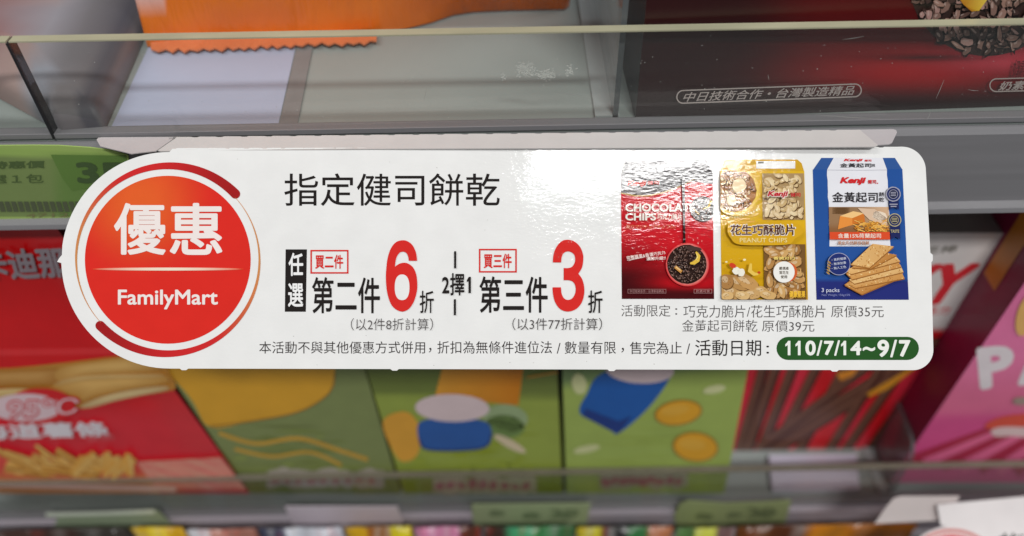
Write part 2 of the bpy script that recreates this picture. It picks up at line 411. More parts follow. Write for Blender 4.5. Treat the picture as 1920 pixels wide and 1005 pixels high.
# grey pouch (rounded slab with soft top)
def pouch():
    G = 1.9
    outline = [(120, 252), (198, 246), (232, 168), (262, 98), (277, 62), (287, 36), (290, 14), (284, -12), (268, -40), (240, -60), (-120, -60), (-160, 100)]
    cx, cy = 60, 90; root = None
    rings = [(1.0, 0.0004), (1.0, 0.004), (0.985, 0.0062), (0.955, 0.0078), (0.9, 0.0089), (0.8, 0.0096), (0.6, 0.01), (0.3, 0.0101)]
    m = 8; pts = []
    for i in range(len(outline)):
        a, b = outline[i], outline[(i+1) % len(outline)]
        for k in range(m): pts.append((a[0]+(b[0]-a[0])*k/m, a[1]+(b[1]-a[1])*k/m))
    base = [fl.hit(*p) for p in pts]; cen = fl.hit(cx, cy); vs, cs, fs = [], [], []
    for s_, z in rings:
        for p, q in zip(base, pts):
            vs.append(Vector((cen.x+(p.x-cen.x)*s_, cen.y+(p.y-cen.y)*s_, ZU+z)))
            u = cx+(q[0]-cx)*s_; v_ = cy+(q[1]-cy)*s_
            e = u + (v_-100)*0.40            # distance along the stripe direction
            c = C(88, 84, 86, G)
            c = mixc(c, C(62, 60, 66, G), sm(215, 225, e)*(1-sm(250, 258, e)))
            c = mixc(c, C(112, 114, 122, G), 1-sm(150, 185, e))
            c = mixc(c, C(128, 108, 104, G), (1-sm(90, 130, e)))
            c = mixc(c, C(112, 84, 84, G), (1-sm(20, 70, e)))
            cs.append(c)
    n = len(base)
    for j in range(len(rings)-1):
        for i in range(n): fs.append((j*n+i, j*n+(i+1) % n, (j+1)*n+(i+1) % n, (j+1)*n+i))
    fs.append(tuple((len(rings)-1)*n+i for i in range(n)))
    o = mesh('snack_pouch', vs, fs, M_LABEL, None, cs, smooth=True)
    o['label'] = 'dark grey and mauve pouch with a rounded corner lying left of the paper sheet'; o['category'] = 'pouch'
pouch()
def orange_bag():
    G = 1.05
    ctr = [(278, 92), (330, 86), (420, 82), (520, 79), (620, 74), (700, 66), (760, 58), (810, 46), (850, 32), (890, 26), (960, 23), (1020, 22), (1060, 21), (1067, 16)]
    line = []
    for i in range(len(ctr)-1):
        for k in range(6): line.append(tuple(ctr[i][j]+(ctr[i+1][j]-ctr[i][j])*k/6 for j in (0, 1)))
    line.append(ctr[-1]); n = len(line)
    root = empty('snack_bag', fl.hit(660, 60), 'orange snack bag with a zigzag crimped edge standing on the upper shelf', 'bag')
    vs, cs, fs = [], [], []
    T = 16; H = 0.15
    b0 = [fl.hit(*p) for p in line]
    for side in (0, 1):
        for j in range(T+1):
            t = j/T
            for i in range(n):
                p = b0[i]; e = math.sin(math.pi*min(1, max(0, i/(n-1))))**0.5
                bul = 0.016*math.sin(math.pi*min(1, t*1.0))**0.8*e
                wr = 0.0006*math.sin(i*1.9+2*t)+0.0005*math.sin(i*0.83+5*t)
                y = p.y + t*(0.03-0.11*sm(.35, .75, i/n)) + (bul+0.0012 if side else -bul*0.55+wr*min(1, 4*t))
                vs.append(Vector((p.x, y, ZU+0.0008+t*H)))
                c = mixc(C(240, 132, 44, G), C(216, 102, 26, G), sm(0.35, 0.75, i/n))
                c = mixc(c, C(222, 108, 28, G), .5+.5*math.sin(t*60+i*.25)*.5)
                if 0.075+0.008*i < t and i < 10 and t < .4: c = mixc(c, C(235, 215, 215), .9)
                cs.append(c)
    N = (T+1)*n
    for side in (0, 1):
        for j in range(T):
            for i in range(n-1):
                a = side*N+j*n+i; q = (a, a+1, a+n+1, a+n); fs.append(q if side == 0 else q[::-1])
    for j in range(T):
        for i in (0, n-1):
            a = j*n+i; fs.append((a, a+n, a+n+N, a+N))
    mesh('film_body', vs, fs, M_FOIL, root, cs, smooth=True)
    # zigzag crimp lying forward of the body
    zp = hplane(ZU+0.0022); za, zb, k = [], [], 0
    x = 283.0
    while x < 712:
        t = (x-283)/429
        y0 = 84-18*t-2; tip = (8 if k % 2 else 2)+random.uniform(-1.5, 1.5)
        za.append((x, y0-6)); zb.append((x, 84-18*t+4+tip*(1 if x < 690 else .4)+ (3 if x > 300 else 0)))
        x += 11.5+random.uniform(-2.5, 2.5); k += 1
    vv = [zp.hit(*p) for p in za]+[zp.hit(*p) for p in zb]; m_ = len(za)
    vv += [p-Vector((0, 0, .0006)) for p in vv]
    ff = [(i, i+1, m_+i+1, m_+i) for i in range(m_-1)]+[(2*m_+i, 3*m_+i, 3*m_+i+1, 2*m_+i+1) for i in range(m_-1)]+[(m_+i, m_+i+1, 3*m_+i+1, 3*m_+i) for i in range(m_-1)]
    mesh('crimped_edge', vv, ff, M_FOIL, root, [C(238, 136, 84, G)]*len(vv))
orange_bag()
def divider(label, px_front, x_px2, z0, h, thick, depth, rnd=0.0):
    fpl = Plane((0, px_front[2], 0), (0, -1, 0))
    p = fpl.hit(px_front[0], px_front[1]); x = p.x; y = px_front[2]
    prof = [(y, z0+0.0004), (y+depth, z0+0.0004), (y+depth, z0+h)]
    if rnd:
        for i in range(9):
            a = math.pi/2*i/8; prof.append((y+rnd-rnd*math.sin(a), z0+h-rnd+rnd*math.cos(a)))
    else: prof.append((y, z0+h))
    n = len(prof)
    vs = [(x-thick/2, a, b) for a, b in prof]+[(x+thick/2, a, b) for a, b in prof]
    fs = [tuple(range(n)), tuple(range(2*n-1, n-1, -1))]
    root = empty('shelf_divider', (x, y, z0), label, 'divider', 'clear dividers on the shelves')
    mesh('clear_panel', vs, fs, M_DIVID, root)
    es = [(i, i+n, (i+1) % n+n, (i+1) % n) for i in range(n)]
    mesh('cut_edge', vs, es, solid_mat('divider_edge', C(92, 96, 98), .3), root)
    fo = boxv(x-0.006, x+thick/2+0.0004, y, y+depth, z0+0.0003, z0+0.0014)
    mesh('foot', fo[0], fo[1], solid_mat('divider_foot', C(176, 182, 182), .35), root)
divider('clear upright divider between the bare shelf and the maroon box', (1152, 238, 0.2045), None, ZU, 0.075, 0.0016, 0.25)

# ------------------------------------------------------------------ lower shelf cartons
G2 = 1.55
def smooth_closed(pts, m=6):
    out = []; n = len(pts)
    for i in range(n):
        p0, p1, p2, p3 = pts[i-1], pts[i], pts[(i+1) % n], pts[(i+2) % n]
        for k in range(m):
            t = k/m
            out.append(tuple(.5*((2*p1[j])+(-p0[j]+p2[j])*t+(2*p0[j]-5*p1[j]+4*p2[j]-p3[j])*t*t+(-p0[j]+3*p1[j]-3*p2[j]+p3[j])*t**3) for j in (0, 1)))
    return out
# red fries box
rp = vplane(0.2035)
def fry(a, x0, y0, x1, y1, wd, c0, c1):
    a.k += 0.05
    a.line([(x0, y0), (x0*.5+x1*.5, y0*.5+y1*.5), (x1, y1)], [wd*.85, wd, wd*.8], c1)
    a.k += 0.05
    dx, dy = x1-x0, y1-y0; L = math.hypot(dx, dy)
    ox, oy = dy/L*wd*.22, -dx/L*wd*.22
    a.line([(x0+ox, y0+oy), (x1+ox, y1+oy)], [wd*.45, wd*.35], c0)
def red_art(a):
    def bg(u, v):
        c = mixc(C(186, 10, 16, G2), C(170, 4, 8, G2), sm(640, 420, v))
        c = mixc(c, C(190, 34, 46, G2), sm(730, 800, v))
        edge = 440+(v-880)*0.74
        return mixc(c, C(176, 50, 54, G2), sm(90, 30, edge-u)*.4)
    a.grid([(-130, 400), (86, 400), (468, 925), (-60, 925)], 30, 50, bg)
    # sheen of a horizontal crease, painted as a lighter strip
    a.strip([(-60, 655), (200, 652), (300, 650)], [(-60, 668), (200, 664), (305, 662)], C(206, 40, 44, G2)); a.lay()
    gold, dk, lt = C(200, 146, 62, G2), C(150, 96, 30, G2), C(226, 188, 116, G2)
    def wedge(pts, col):
        pts = smooth_closed(pts, 4); cx = sum(p[0] for p in pts)/len(pts); cy = sum(p[1] for p in pts)/len(pts)
        for i in range(7):
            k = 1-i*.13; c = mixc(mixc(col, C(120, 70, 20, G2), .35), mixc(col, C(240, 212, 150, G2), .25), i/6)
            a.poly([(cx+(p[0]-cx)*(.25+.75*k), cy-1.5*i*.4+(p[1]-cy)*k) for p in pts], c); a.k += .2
        a.lay()
    wedge([(-60, 694), (20, 690), (120, 680), (220, 668), (295, 664), (318, 700), (330, 726), (312, 734), (262, 742), (215, 752), (150, 766), (90, 736), (30, 728), (-60, 726)], C(186, 130, 50, G2))
    wedge([(-60, 700), (10, 694), (110, 690), (130, 694), (120, 712), (98, 724), (20, 726), (-60, 728)], C(168, 112, 36, G2))
    wedge([(112, 690), (190, 676), (292, 666), (300, 690), (240, 698), (150, 706), (108, 714)], C(214, 164, 84, G2))
    wedge([(100, 728), (112, 714), (150, 704), (230, 702), (300, 700), (312, 716), (250, 728), (180, 742), (152, 752), (140, 744)], C(206, 156, 76, G2))
    wedge([(104, 722), (120, 711), (160, 704), (292, 701), (294, 708), (170, 712)], C(222, 180, 110, G2))
    wedge([(150, 762), (190, 744), (250, 730), (308, 724), (312, 731), (262, 742), (215, 752), (170, 764)], C(234, 206, 150, G2))
    wedge([(-60, 736), (-10, 730), (40, 728), (86, 734), (60, 742), (-60, 748)], C(222, 190, 124, G2))
    a.blob(75, 762, 66, 34, C(186, 20, 26, G2), 0, 30); a.lay()
    a.blob(48, 764, 68, 26, C(208, 182, 188, G2), 0, 34); a.lay()
    a.text('95℃', [(10, 748), (150, 742), (152, 778), (16, 788)], C(186, 30, 40, G2), 0.05, .15); a.lay()
    a.text('95℃', [(14, 751), (146, 746), (148, 775), (19, 784)], C(214, 190, 196, G2), 0.0, .15)
    a.text('海道薯條', [(-50, 796), (196, 790), (208, 818), (-44, 826)], C(222, 214, 220, G2), 0.03); a.lay()
    a.text('香脆', [(160, 818), (212, 812), (214, 824), (164, 828)], C(196, 90, 96, G2), 0.0)
    a.text('卡迪那', [(-48, 470), (116, 462), (132, 520), (-32, 527)], C(122, 112, 118, G2), .03); a.lay()
    # salty base and the fries fan
    a.grid([(255, 866), (414, 858), (462, 918), (240, 918)], 14, 6, lambda u, v: mixc(C(196, 96, 92, G2), C(206, 150, 128, G2), .5+.5*math.sin(u*.13)*math.cos(v*.3+u*.05)))
    a.grid([(-60, 850), (255, 866), (300, 925), (-50, 925)], 14, 6, lambda u, v: mixc(C(190, 60, 50, G2), C(170, 110, 60, G2), sm(880, 905, v)))
    for i in range(46):
        t = i/45; x1 = 100+random.uniform(-30, 130); ang = -1.5+1.9*random.random()
        L = random.uniform(40, 110) if ang < -.4 else random.uniform(30, 62)
        y1 = 888+random.uniform(-12, 6)
        x0 = x1+L*math.sin(ang)*1.25; y0 = y1-L*math.cos(ang)*.55
        c = random.random()
        fry(a, x0, y0, x1, y1, random.uniform(8, 15), mixc(gold, lt, c), mixc(dk, gold, c))
    a.lay()
    for i in range(12):
        x = random.uniform(140, 262); y = random.uniform(846, 872)
        fry(a, x, y, x-random.uniform(-5, 30), y+30, random.uniform(11, 17), mixc(gold, lt, random.random()), gold)
    a.lay()
    a.strip([(-60, 903), (150, 908), (330, 912)], [(-60, 912), (150, 918), (330, 922)], C(206, 170, 160, G2))
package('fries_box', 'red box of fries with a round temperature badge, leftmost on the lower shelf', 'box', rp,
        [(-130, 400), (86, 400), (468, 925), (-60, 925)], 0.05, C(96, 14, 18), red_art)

# three cartoon style cartons, artwork replaced with plain shapes
def smooth_open(pts, m=5):
    out = []; n = len(pts)
    for i in range(n-1):
        p0, p1, p2, p3 = pts[max(i-1, 0)], pts[i], pts[i+1], pts[min(i+2, n-1)]
        for k in range(m):
            t = k/m
            out.append(tuple(.5*((2*p1[j])+(-p0[j]+p2[j])*t+(2*p0[j]-5*p1[j]+4*p2[j]-p3[j])*t*t+(-p0[j]+3*p1[j]-3*p2[j]+p3[j])*t**3) for j in (0, 1)))
    return out+[pts[-1]]
def title_band(a, x0, y0, x1, y1, tone):
    n = 24; top, bot = [], []
    for i in range(n+1):
        t = i/n; x = x0+(x1-x0)*t
        top.append((x, y0+(y1-y0)*t+random.uniform(-4, 3)-6*math.sin(t*9)**2)); bot.append((x, y0+(y1-y0)*t+28+random.uniform(-3, 5)))
    a.strip(top, bot, tone); a.lay()
    for i in range(9):
        x = x0+(x1-x0)*(i+.6)/9.6
        a.blob(x, y0+14+random.uniform(-3, 3), random.uniform(7, 11), random.uniform(6, 10), C(150, 92, 92, G2), random.uniform(-.6, .6), 8, .3)
    a.lay()
def green_bg(a, q, c0, c1, c2, horizon, slope):
    a.grid(q, 26, 40, lambda u, v: mixc(mixc(c1, c0, sm(horizon+110, horizon+190, v)), c2, sm(horizon+8, horizon-8, v+slope*(u-q[0][0]))))
G3 = 1.4
def blades(a, x0, x1, y0, y1, n, c0, c1):
    for i in range(n):
        x = random.uniform(x0, x1); y = random.uniform(y0, y1); L = random.uniform(20, 70); a.k += .01
        a.line([(x-L, y+random.uniform(-2, 2)), (x, y-random.uniform(0, 3)), (x+L, y+random.uniform(-2, 2))], [.5, random.uniform(2, 7), .5], mixc(c0, c1, random.random()))
    a.lay()
gpa, gpb, gpc = vplane(0.2042), vplane(0.2042), vplane(0.2042)
def art_a(a):
    q = [(118, 440), (603, 440), (762, 925), (474, 925)]
    q = [(178, 500), (628, 500), (752, 925), (470, 925)]
    green_bg(a, q, C(112, 124, 56, G3), C(118, 128, 78, G3), C(86, 84, 70, G3), 735, 0.12)
    blades(a, 500, 640, 800, 900, 30, C(112, 124, 56, G3), C(100, 108, 60, G3))
    a.poly(smooth_closed([(230, 600), (300, 560), (480, 560), (610, 620), (628, 700), (616, 738), (560, 772), (470, 790), (392, 800), (352, 740)]), C(200, 148, 40, G3)); a.lay()
    yl = C(186, 144, 52, G3)
    a.line(smooth_open([(410, 812), (480, 832), (560, 822), (640, 846), (690, 862)]), 7, yl); a.k += .3
    a.line(smooth_open([(440, 842), (510, 856), (580, 848), (640, 872)]), 6, yl); a.lay()
    a.line(smooth_open([(392, 800), (470, 790), (560, 772), (616, 738), (628, 700)]), 2.5, C(140, 100, 36, G3)); a.lay()
    for (x, y, r) in ((450, 860, 8), (540, 872, 6), (600, 820, 5), (640, 880, 8)): a.blob(x, y, r*1.8, r*.6, C(128, 140, 74, G3), 0, 10, .2)
    a.lay()
    title_band(a, 500, 884, 720, 884, C(160, 152, 140, G3))
def art_b(a):
    q = [(628, 500), (1036, 500), (1055, 925), (758, 925)]
    green_bg(a, q, C(122, 134, 14, G3), C(138, 152, 66, G3), C(98, 110, 50, G3), 738, -.02)
    blades(a, 840, 960, 740, 900, 30, C(122, 134, 14, G3), C(140, 152, 50, G3))
    a.poly([(842, 640), (988, 640), (972, 760), (815, 745)], [C(204, 140, 42, G3), C(186, 112, 12, G3), C(186, 112, 12, G3), C(196, 138, 44, G3)]); a.lay()
    a.blob(948, 784, 42, 26, C(140, 158, 116, G3), .08, 24); a.blob(946, 800, 38, 22, C(104, 128, 70, G3), .08, 24, 0); a.lay()
    a.poly(smooth_closed([(718, 790), (760, 772), (786, 800), (784, 850), (758, 866), (738, 848)]), C(206, 150, 52, G3)); a.lay()
    a.poly(smooth_closed([(790, 790), (850, 784), (908, 790), (922, 812), (912, 836), (870, 844), (800, 842), (784, 820)]), C(38, 84, 152, G3)); a.lay()
    a.line(smooth_open([(786, 822), (800, 842), (870, 844), (912, 836), (922, 812)]), 4, C(26, 52, 110, G3)); a.lay()
    a.blob(848, 765, 70, 26, C(204, 184, 186, G3), .02, 26); a.lay()
    a.blob(956, 832, 34, 8, C(196, 180, 150, G3), .5, 16); a.lay()
    a.line([(988, 708), (1046, 698)], 3, C(176, 120, 40, G3)); a.lay()
    for i in range(9): a.blob(random.uniform(780, 1040), random.uniform(850, 890), random.uniform(6, 16), 3, C(140, 152, 50, G3), 0, 9, .3)
    a.lay()
    title_band(a, 812, 896, 1006, 896, C(166, 160, 130, G3))
def art_c(a):
    q = [(1048, 500), (1440, 500), (1358, 925), (1062, 925)]
    green_bg(a, q, C(150, 168, 80, G3), C(146, 164, 82, G3), C(110, 132, 84, G3), 725, .12)
    blades(a, 1150, 1290, 770, 890, 26, C(150, 168, 80, G3), C(136, 152, 70, G3))
    a.poly(smooth_closed([(1130, 700), (1230, 680), (1262, 694), (1220, 760), (1160, 812), (1140, 800), (1088, 776), (1100, 740)]), C(26, 84, 158, G3)); a.lay()
    a.poly([(1098, 766), (1160, 790), (1185, 780), (1160, 814), (1142, 806), (1092, 780)], C(24, 52, 120, G3)); a.lay()
    a.blob(1200, 694, 64, 25, C(204, 184, 186, G3), .05, 26); a.lay()
    for (x, y, rx, ry) in ((1100, 842, 26, 7), (1086, 720, 14, 20), (1340, 730, 22, 8)): a.blob(x, y, rx, ry, C(188, 190, 140, G3), -.2, 16, .05)
    a.lay()
    for (x, y, rx, ry, ro) in ((1272, 774, 45, 24, -.15), (1304, 838, 43, 28, .1)):
        a.blob(x, y, rx, ry, C(150, 104, 30, G3), ro, 26); a.k += .4; a.blob(x, y, rx-3, ry-3, C(206, 150, 34, G3), ro, 26); a.k += .4
        a.blob(x-6, y-5, rx*.6, ry*.4, C(216, 164, 56, G3), ro, 16)
    a.lay()
    title_band(a, 1125, 888, 1290, 886, C(160, 156, 130, G3))
CG = 'green snack cartons side by side on the lower shelf'
package('snack_carton', 'green carton with a big yellow shape, beside the red fries box', 'box', gpa,
        [(178, 500), (628, 500), (752, 925), (470, 925)], 0.05, C(74, 66, 40), art_a, CG)
package('snack_carton', 'green carton with a blue shape under an orange one, middle of the three green cartons', 'box', gpb,
        [(634, 500), (1036, 500), (1052, 925), (764, 925)], 0.05, C(70, 64, 44), art_b, CG)
package('snack_carton', 'green carton with a slanted blue shape and yellow spots, beside the chocolate stick box', 'box', gpc,
        [(1050, 500), (1440, 500), (1358, 925), (1064, 925)], 0.05, C(96, 44, 50), art_c, CG)

# chocolate stick box (white top, red with brown sticks below)
stp = vplane(0.2310)
def edge_r(v): return 1901-(v-437)*0.605
def stick_art(a):
    q = [(1452, 437), (1901, 437), (1651, 850), (1372, 850)]
    a.grid(q, 20, 40, lambda u, v: C(205, 200, 198, G2) if v < 640-(u-1500)*.09 else mixc(C(182, 14, 22, G2), C(196, 40, 60, G2), .5+.5*math.sin(u*.06)))
    rd = C(190, 42, 50, G2)
    a.text('POCKY', [(1500, 500), (1842, 492), (1784, 572), (1470, 578)], rd, .055); a.lay()
    a.text('餅乾棒', [(1700, 464), (1800, 459), (1792, 474), (1694, 479)], C(120, 116, 110, G2), .02)
    a.text('巧克力', [(1716, 578), (1786, 574), (1776, 589), (1708, 592)], rd, .01); a.lay()
    br, dk = C(88, 54, 42, G2), C(54, 22, 18, G2)
    def st(x0, y0, x1, y1, w_):
        a.k += .1; a.line([(x0+5, y0), (x1+5, y1)], [w_*1.05, w_*1.05], dk); a.k += .1; a.line([(x0, y0), (x1, y1)], [w_, w_], br)
        a.k += .1; a.line([(x0-2, y0), (x1-2, y1)], [w_*.25, w_*.25], C(108, 72, 56, G2))
    for x0, x1 in ((1426, 1384), (1452, 1400), (1486, 1424), (1536, 1450), (1592, 1496)):
        st(x0+18, 640, x1, 846, 15)
    st(1760, 640, 1420, 842, 17); st(1690, 640, 1424, 838, 14); st(1700, 690, 1450, 846, 16)
    for x0, x1 in ((1650, 1560), (1694, 1590), (1745, 1636)):
        st(x0+18, 660, x1-8, 846, 14)
    a.lay()
    a.poly([(1568, 700), (1610, 690), (1600, 704), (1576, 714)], C(206, 130, 40, G2)); a.poly([(1625, 738), (1690, 700), (1720, 680), (1712, 694), (1664, 730), (1630, 744)], C(206, 140, 40, G2)); a.lay()
package('chocolate_stick_box', 'white topped red box printed with brown chocolate sticks, set back on the lower shelf', 'box', stp,
        [(1452, 437), (1901, 437), (1651, 850), (1372, 850)], 0.022, C(170, 160, 158), stick_art)
slab('plastic_plate', 'white plastic plate flat on the shelf before the chocolate stick box', 'plate',
     [(1442, 853), (1606, 852), (1612, 918), (1448, 919)], 0.003, solid_mat('plate_white', C(214, 208, 226), .4), z=ZL)

# pink box
pkp = vplane(0.2085)
def pink_art(a):
    q = [(1985, 440), (2330, 440), (2120, 905), (1668, 905)]
    q = [(1962, 470), (2330, 470), (2130, 905), (1668, 905)]
    a.grid(q, 24, 36, lambda u, v: mixc(mixc(C(198, 100, 142, G2), C(190, 92, 124, G2), sm(640, 760, v)), C(184, 66, 118, G2), sm(765, 790, v+(u-1800)*.02)))
    a.text('P', [(1830, 652), (1902, 645), (1900, 720), (1838, 732)], C(218, 208, 212, G2), .05); a.text('A', [(1908, 644), (1990, 638), (1984, 716), (1908, 724)], C(218, 208, 212, G2), .05); a.lay()
    dr, lp = C(150, 30, 60, G2), C(200, 92, 130, G2)
    for i in range(9):
        x1 = 1700+i*34; a.k += .1
        a.line([(1900+i*16, 790+i*3), (x1, 868+i*3)], [12, 22], dr if i % 2 == 0 else lp)
    a.lay()
    a.poly(smooth_closed([(1846, 800), (1870, 784), (1920, 776), (2010, 772), (2010, 806), (1920, 800), (1880, 806)]), C(190, 70, 52, G2)); a.lay()
    a.poly(smooth_closed([(1860, 806), (1890, 800), (1960, 806), (1960, 822), (1900, 818), (1866, 818)]), C(218, 190, 190, G2)); a.lay()
    a.blob(1925, 590, 18, 42, C(206, 160, 90, G2), .3, 16); a.lay()
    a.blob(1915, 752, 16, 8, C(140, 120, 110, G2), 0, 14)
pk = package('biscuit_stick_box', 'pink box with big white capital letters, rightmost on the lower shelf', 'box', pkp,
        [(1962, 470), (2330, 470), (2130, 905), (1668, 905)], 0.05, C(150, 16, 70), pink_art)
# gold bar and white flash printed on the pink box's side
p1 = pkp.hit(1668, 905); p0 = pkp.hit(1962, 470)
sx = (p0.x+p1.x)/2
sd = []
for (dy, z) in ((0.010, -0.198), (0.020, -0.198), (0.020, -0.236), (0.010, -0.236)):
    tt = (CAMP.z+z-p1.z)/(p0.z-p1.z); x = p1.x+(p0.x-p1.x)*tt
    sd.append(Vector((x-0.00025, 0.2085+dy, CAMP.z+z)))
mesh('side_print', sd, [(0, 1, 2, 3)], M_PACK, pk, [C(196, 120, 40, 1.4)]*4)
divider('clear divider with a rounded corner before the pink box', (1697, 880, 0.2050), None, ZL, 0.040, 0.0012, 0.12, 0.010)

# ------------------------------------------------------------------ promotion card
WHITE = C(233, 233, 232)
card = empty('promotion_card', CARDC, 'white promotion card with a round red badge, hanging from the upper shelf rail', 'card', 'promotion cards')
def arc(cx, cy, r, a0, a1, n):
    return [(cx+r*math.cos(math.radians(a0+(a1-a0)*i/n)), cy-r*math.sin(math.radians(a0+(a1-a0)*i/n))) for i in range(n+1)]
def nub(pts, x, y, dx, dy):  # a die-cut nick
    return pts
out = arc(318, 488, 203, 90, 172, 24)+[(116, 478), (111, 484), (107, 491), (115, 493)]+arc(318, 488, 203, 184, 270, 24)
def bot(x): return 691.0+(x-318)*3.0/1394
for x in (345, 740, 1147, 1565):
    out += [(x-8, bot(x)), (x-4, bot(x)+3), (x+4, bot(x)+3), (x+8, bot(x))]
out += arc(1712, 656, 38, 270, 360, 12)+[(1746.3, 492), (1749, 488), (1749, 478), (1744.5, 474)]+arc(1691, 320, 45, 0, 90, 14)
# perforated fold: small waves along the top
x = 1680
while x > 350:
    out += [(x, 275.3+(1680-x)*.0018), (x-22, 275.2+(1680-x)*.0018), (x-25, 276.6+(1680-x)*.0018), (x-31, 276.6+(1680-x)*.0018)]; x -= 34
n = len(out); TH = 0.00035
fv = [CARD.hit(*p) for p in out]; bv = [p + F*TH for p in fv]
vs = fv+bv
fs = [tuple(range(n)), tuple(range(2*n-1, n-1, -1))]+[(i, i+n, (i+1) % n+n, (i+1) % n) for i in range(n)]
sheet_v, sheet_f = vs, fs
# fold-back flap and tabs
ZF = CARD.hit(900, 277).z + 0.0004
def back_y(u): return hplane(ZF)
def flat(name, px, z, col, th=0.0003):
    p = hplane(z); top = [p.hit(*q) for q in px]; m_ = len(px); vv = top+[q-Vector((0, 0, th)) for q in top]
    mesh(name, vv, [tuple(range(m_)), tuple(range(2*m_-1, m_-1, -1))]+[(i, i+m_, (i+1) % m_+m_, (i+1) % m_) for i in range(m_)], M_CARD, card, [col]*len(vv))
top = [(1646, 272), (1612, 243)]
x = 1600
while x > 350:
    yy = 243.2+(1612-x)*(13.6/1280); top += [(x, yy), (x-30, yy), (x-34, yy+1.3), (x-42, yy+1.3)]; x -= 46
top += [(332, 257), (296, 282)]
fold_low = [(300, 283), (700, 279), (1200, 277), (1640, 275)]
flat('fold_flap', top+fold_low, ZF, C(204, 200, 198))
flat('tab', [(181, 262), (184, 258.5), (190, 257.3), (330, 256.5), (292, 283), (262, 286), (246, 288), (236, 285.5), (188, 274)], ZF-0.0007, C(192, 185, 185))
flat('tab', [(1604, 243.2), (1674, 242), (1680, 243.6), (1682, 248), (1673, 267), (1668, 270), (1640, 272)], ZF-0.0007, C(188, 184, 186))
# perforation dashes
pf = Art(CARD); pf.k = 1
x = 350
while x < 1690:
    pf.rect(x, 277.5-(x-350)*.0015, x+18+random.uniform(-3, 3), 279.5-(x-350)*.0015, C(248, 248, 246)); x += 40
for i in range(26):
    pf.blob(random.uniform(340, 1730), random.choice((random.uniform(290, 320), random.uniform(400, 460), random.uniform(610, 632), random.uniform(676, 686))), random.uniform(.5, 1.3), random.uniform(.4, .9), C(196, 194, 190), 0, 7, .3)
mesh('card_sheet', sheet_v+pf.v, sheet_f+[tuple(i+len(sheet_v) for i in f) for f in pf.f], M_CARD, card, [WHITE]*len(sheet_v)+pf.c)

BLK = C(38, 34, 33); RED = C(214, 46, 42); GRY = C(84, 80, 80)
# badge
bd = Art(CARD); BX, BY = 314.6, 487.0
def badge_c(x, y):
    d = math.hypot(x-262, (y-378)*1.0); return mixc(C(226, 96, 44), C(218, 46, 38), sm(10, 150, d))
bd.ball(BX, BY, 155.5, 157.5, badge_c, 16, 96)
for flip in (0, 1):
    a_, b_, cc = [], [], []
    def ringpt(ang, r0, r1, col):
        for rr, l in ((r0, a_), (r1, b_)): l.append((BX+rr*.995*math.cos(ang), BY-rr*1.005*math.sin(ang)))
        cc.append(col)
    for i in range(9):
        ph = math.pi/2*i/8; hw = 9*math.sin(ph)
        ringpt(math.radians(44+flip*180)-9*math.cos(ph)/177, 177-hw, 177+hw, C(160, 32, 34))
    for i in range(61):
        t = i/60; th = 17.4*(1-t)**1.25+0.6; ri = 168+4*t
        ringpt(math.radians(44+t*182+flip*180), ri, ri+th, mixc(mixc(C(160, 32, 34), C(206, 44, 46), sm(0, .35, t)), C(206, 140, 84), sm(.4, .75, t)))
    bd.strip(a_, b_, cc)
bd.lay()
WR = C(250, 240, 236)
bd.text('優', (213.5, 380.5, 311, 478), WR, .018, 0, 5); bd.text('惠', (318, 380.5, 417, 478), WR, .018, 0, 5)
bd.text('FamilyMart', (221, 543, 408.5, 580), WR, .02, 0, 6)
n = 20
bd.strip([(172+285*i/n, 504.5-2.6*math.sin(math.pi*i/n)**.4-.2) for i in range(n+1)], [(172+285*i/n, 504.5+2.6*math.sin(math.pi*i/n)**.4+.2) for i in range(n+1)],
         [mixc(C(226, 80, 40), C(255, 238, 215), math.sin(math.pi*i/n)**1.0) for i in range(n+1)])
bd.build('round_badge', M_CARD, card)
# headline
hd = Art(CARD); hd.text('指定健司餅乾', (533, 325, 937, 386), BLK, .004, 0, 5); hd.build('headline_text', M_CARD, card)
# offers
of = Art(CARD)
of.poly([(535.5, 467.5), (575.5, 467.5), (573.5, 584.5), (534, 584.5)], BLK); of.lay()
of.text('任', (541, 474, 568.5, 517.5), C(240, 240, 240), .022); of.text('選', (540, 531, 568.5, 575.5), C(240, 240, 240), .018)
for (fx0, fy0, fx1, fy1, s_, tx0, ty0, tx1, ty1) in ((582, 468.5, 653.5, 513, '買二件', 591, 477.5, 643.5, 504), (898, 466.5, 969, 511, '買三件', 907, 475.5, 959.5, 503)):
    of.frame(fx0, fy0, fx1, fy1, 2.8, RED); of.text(s_, (tx0, ty0, tx1, ty1), RED, .022)
of.text('第二件', (585, 519.5, 712.5, 587.5), BLK, .014, 0, 4); of.text('第三件', (899, 518, 1027, 586.5), BLK, .014, 0, 4)
Z6 = lambda L: [(500+x/4.785, 430+y/4.785) for x, y in L]
Z3 = lambda L: [(800+x/4.786, 430+y/4.786) for x, y in L]
of.lay()
of.poly(smooth_open(Z6([(1350, 282), (1340, 210), (1308, 142), (1262, 106), (1215, 98), (1160, 115), (1115, 170), (1085, 260), (1072, 370), (1070, 450), (1080, 560), (1110, 660), (1155, 715), (1215, 738), (1275, 715), (1320, 650), (1345, 570), (1352, 500), (1342, 405), (1312, 340), (1265, 305), (1222, 300), (1185, 311), (1151, 334)]))
        + smooth_open(Z6([(1151, 334), (1162, 262), (1188, 215), (1220, 200), (1250, 210), (1268, 240), (1275, 282)])), RED)
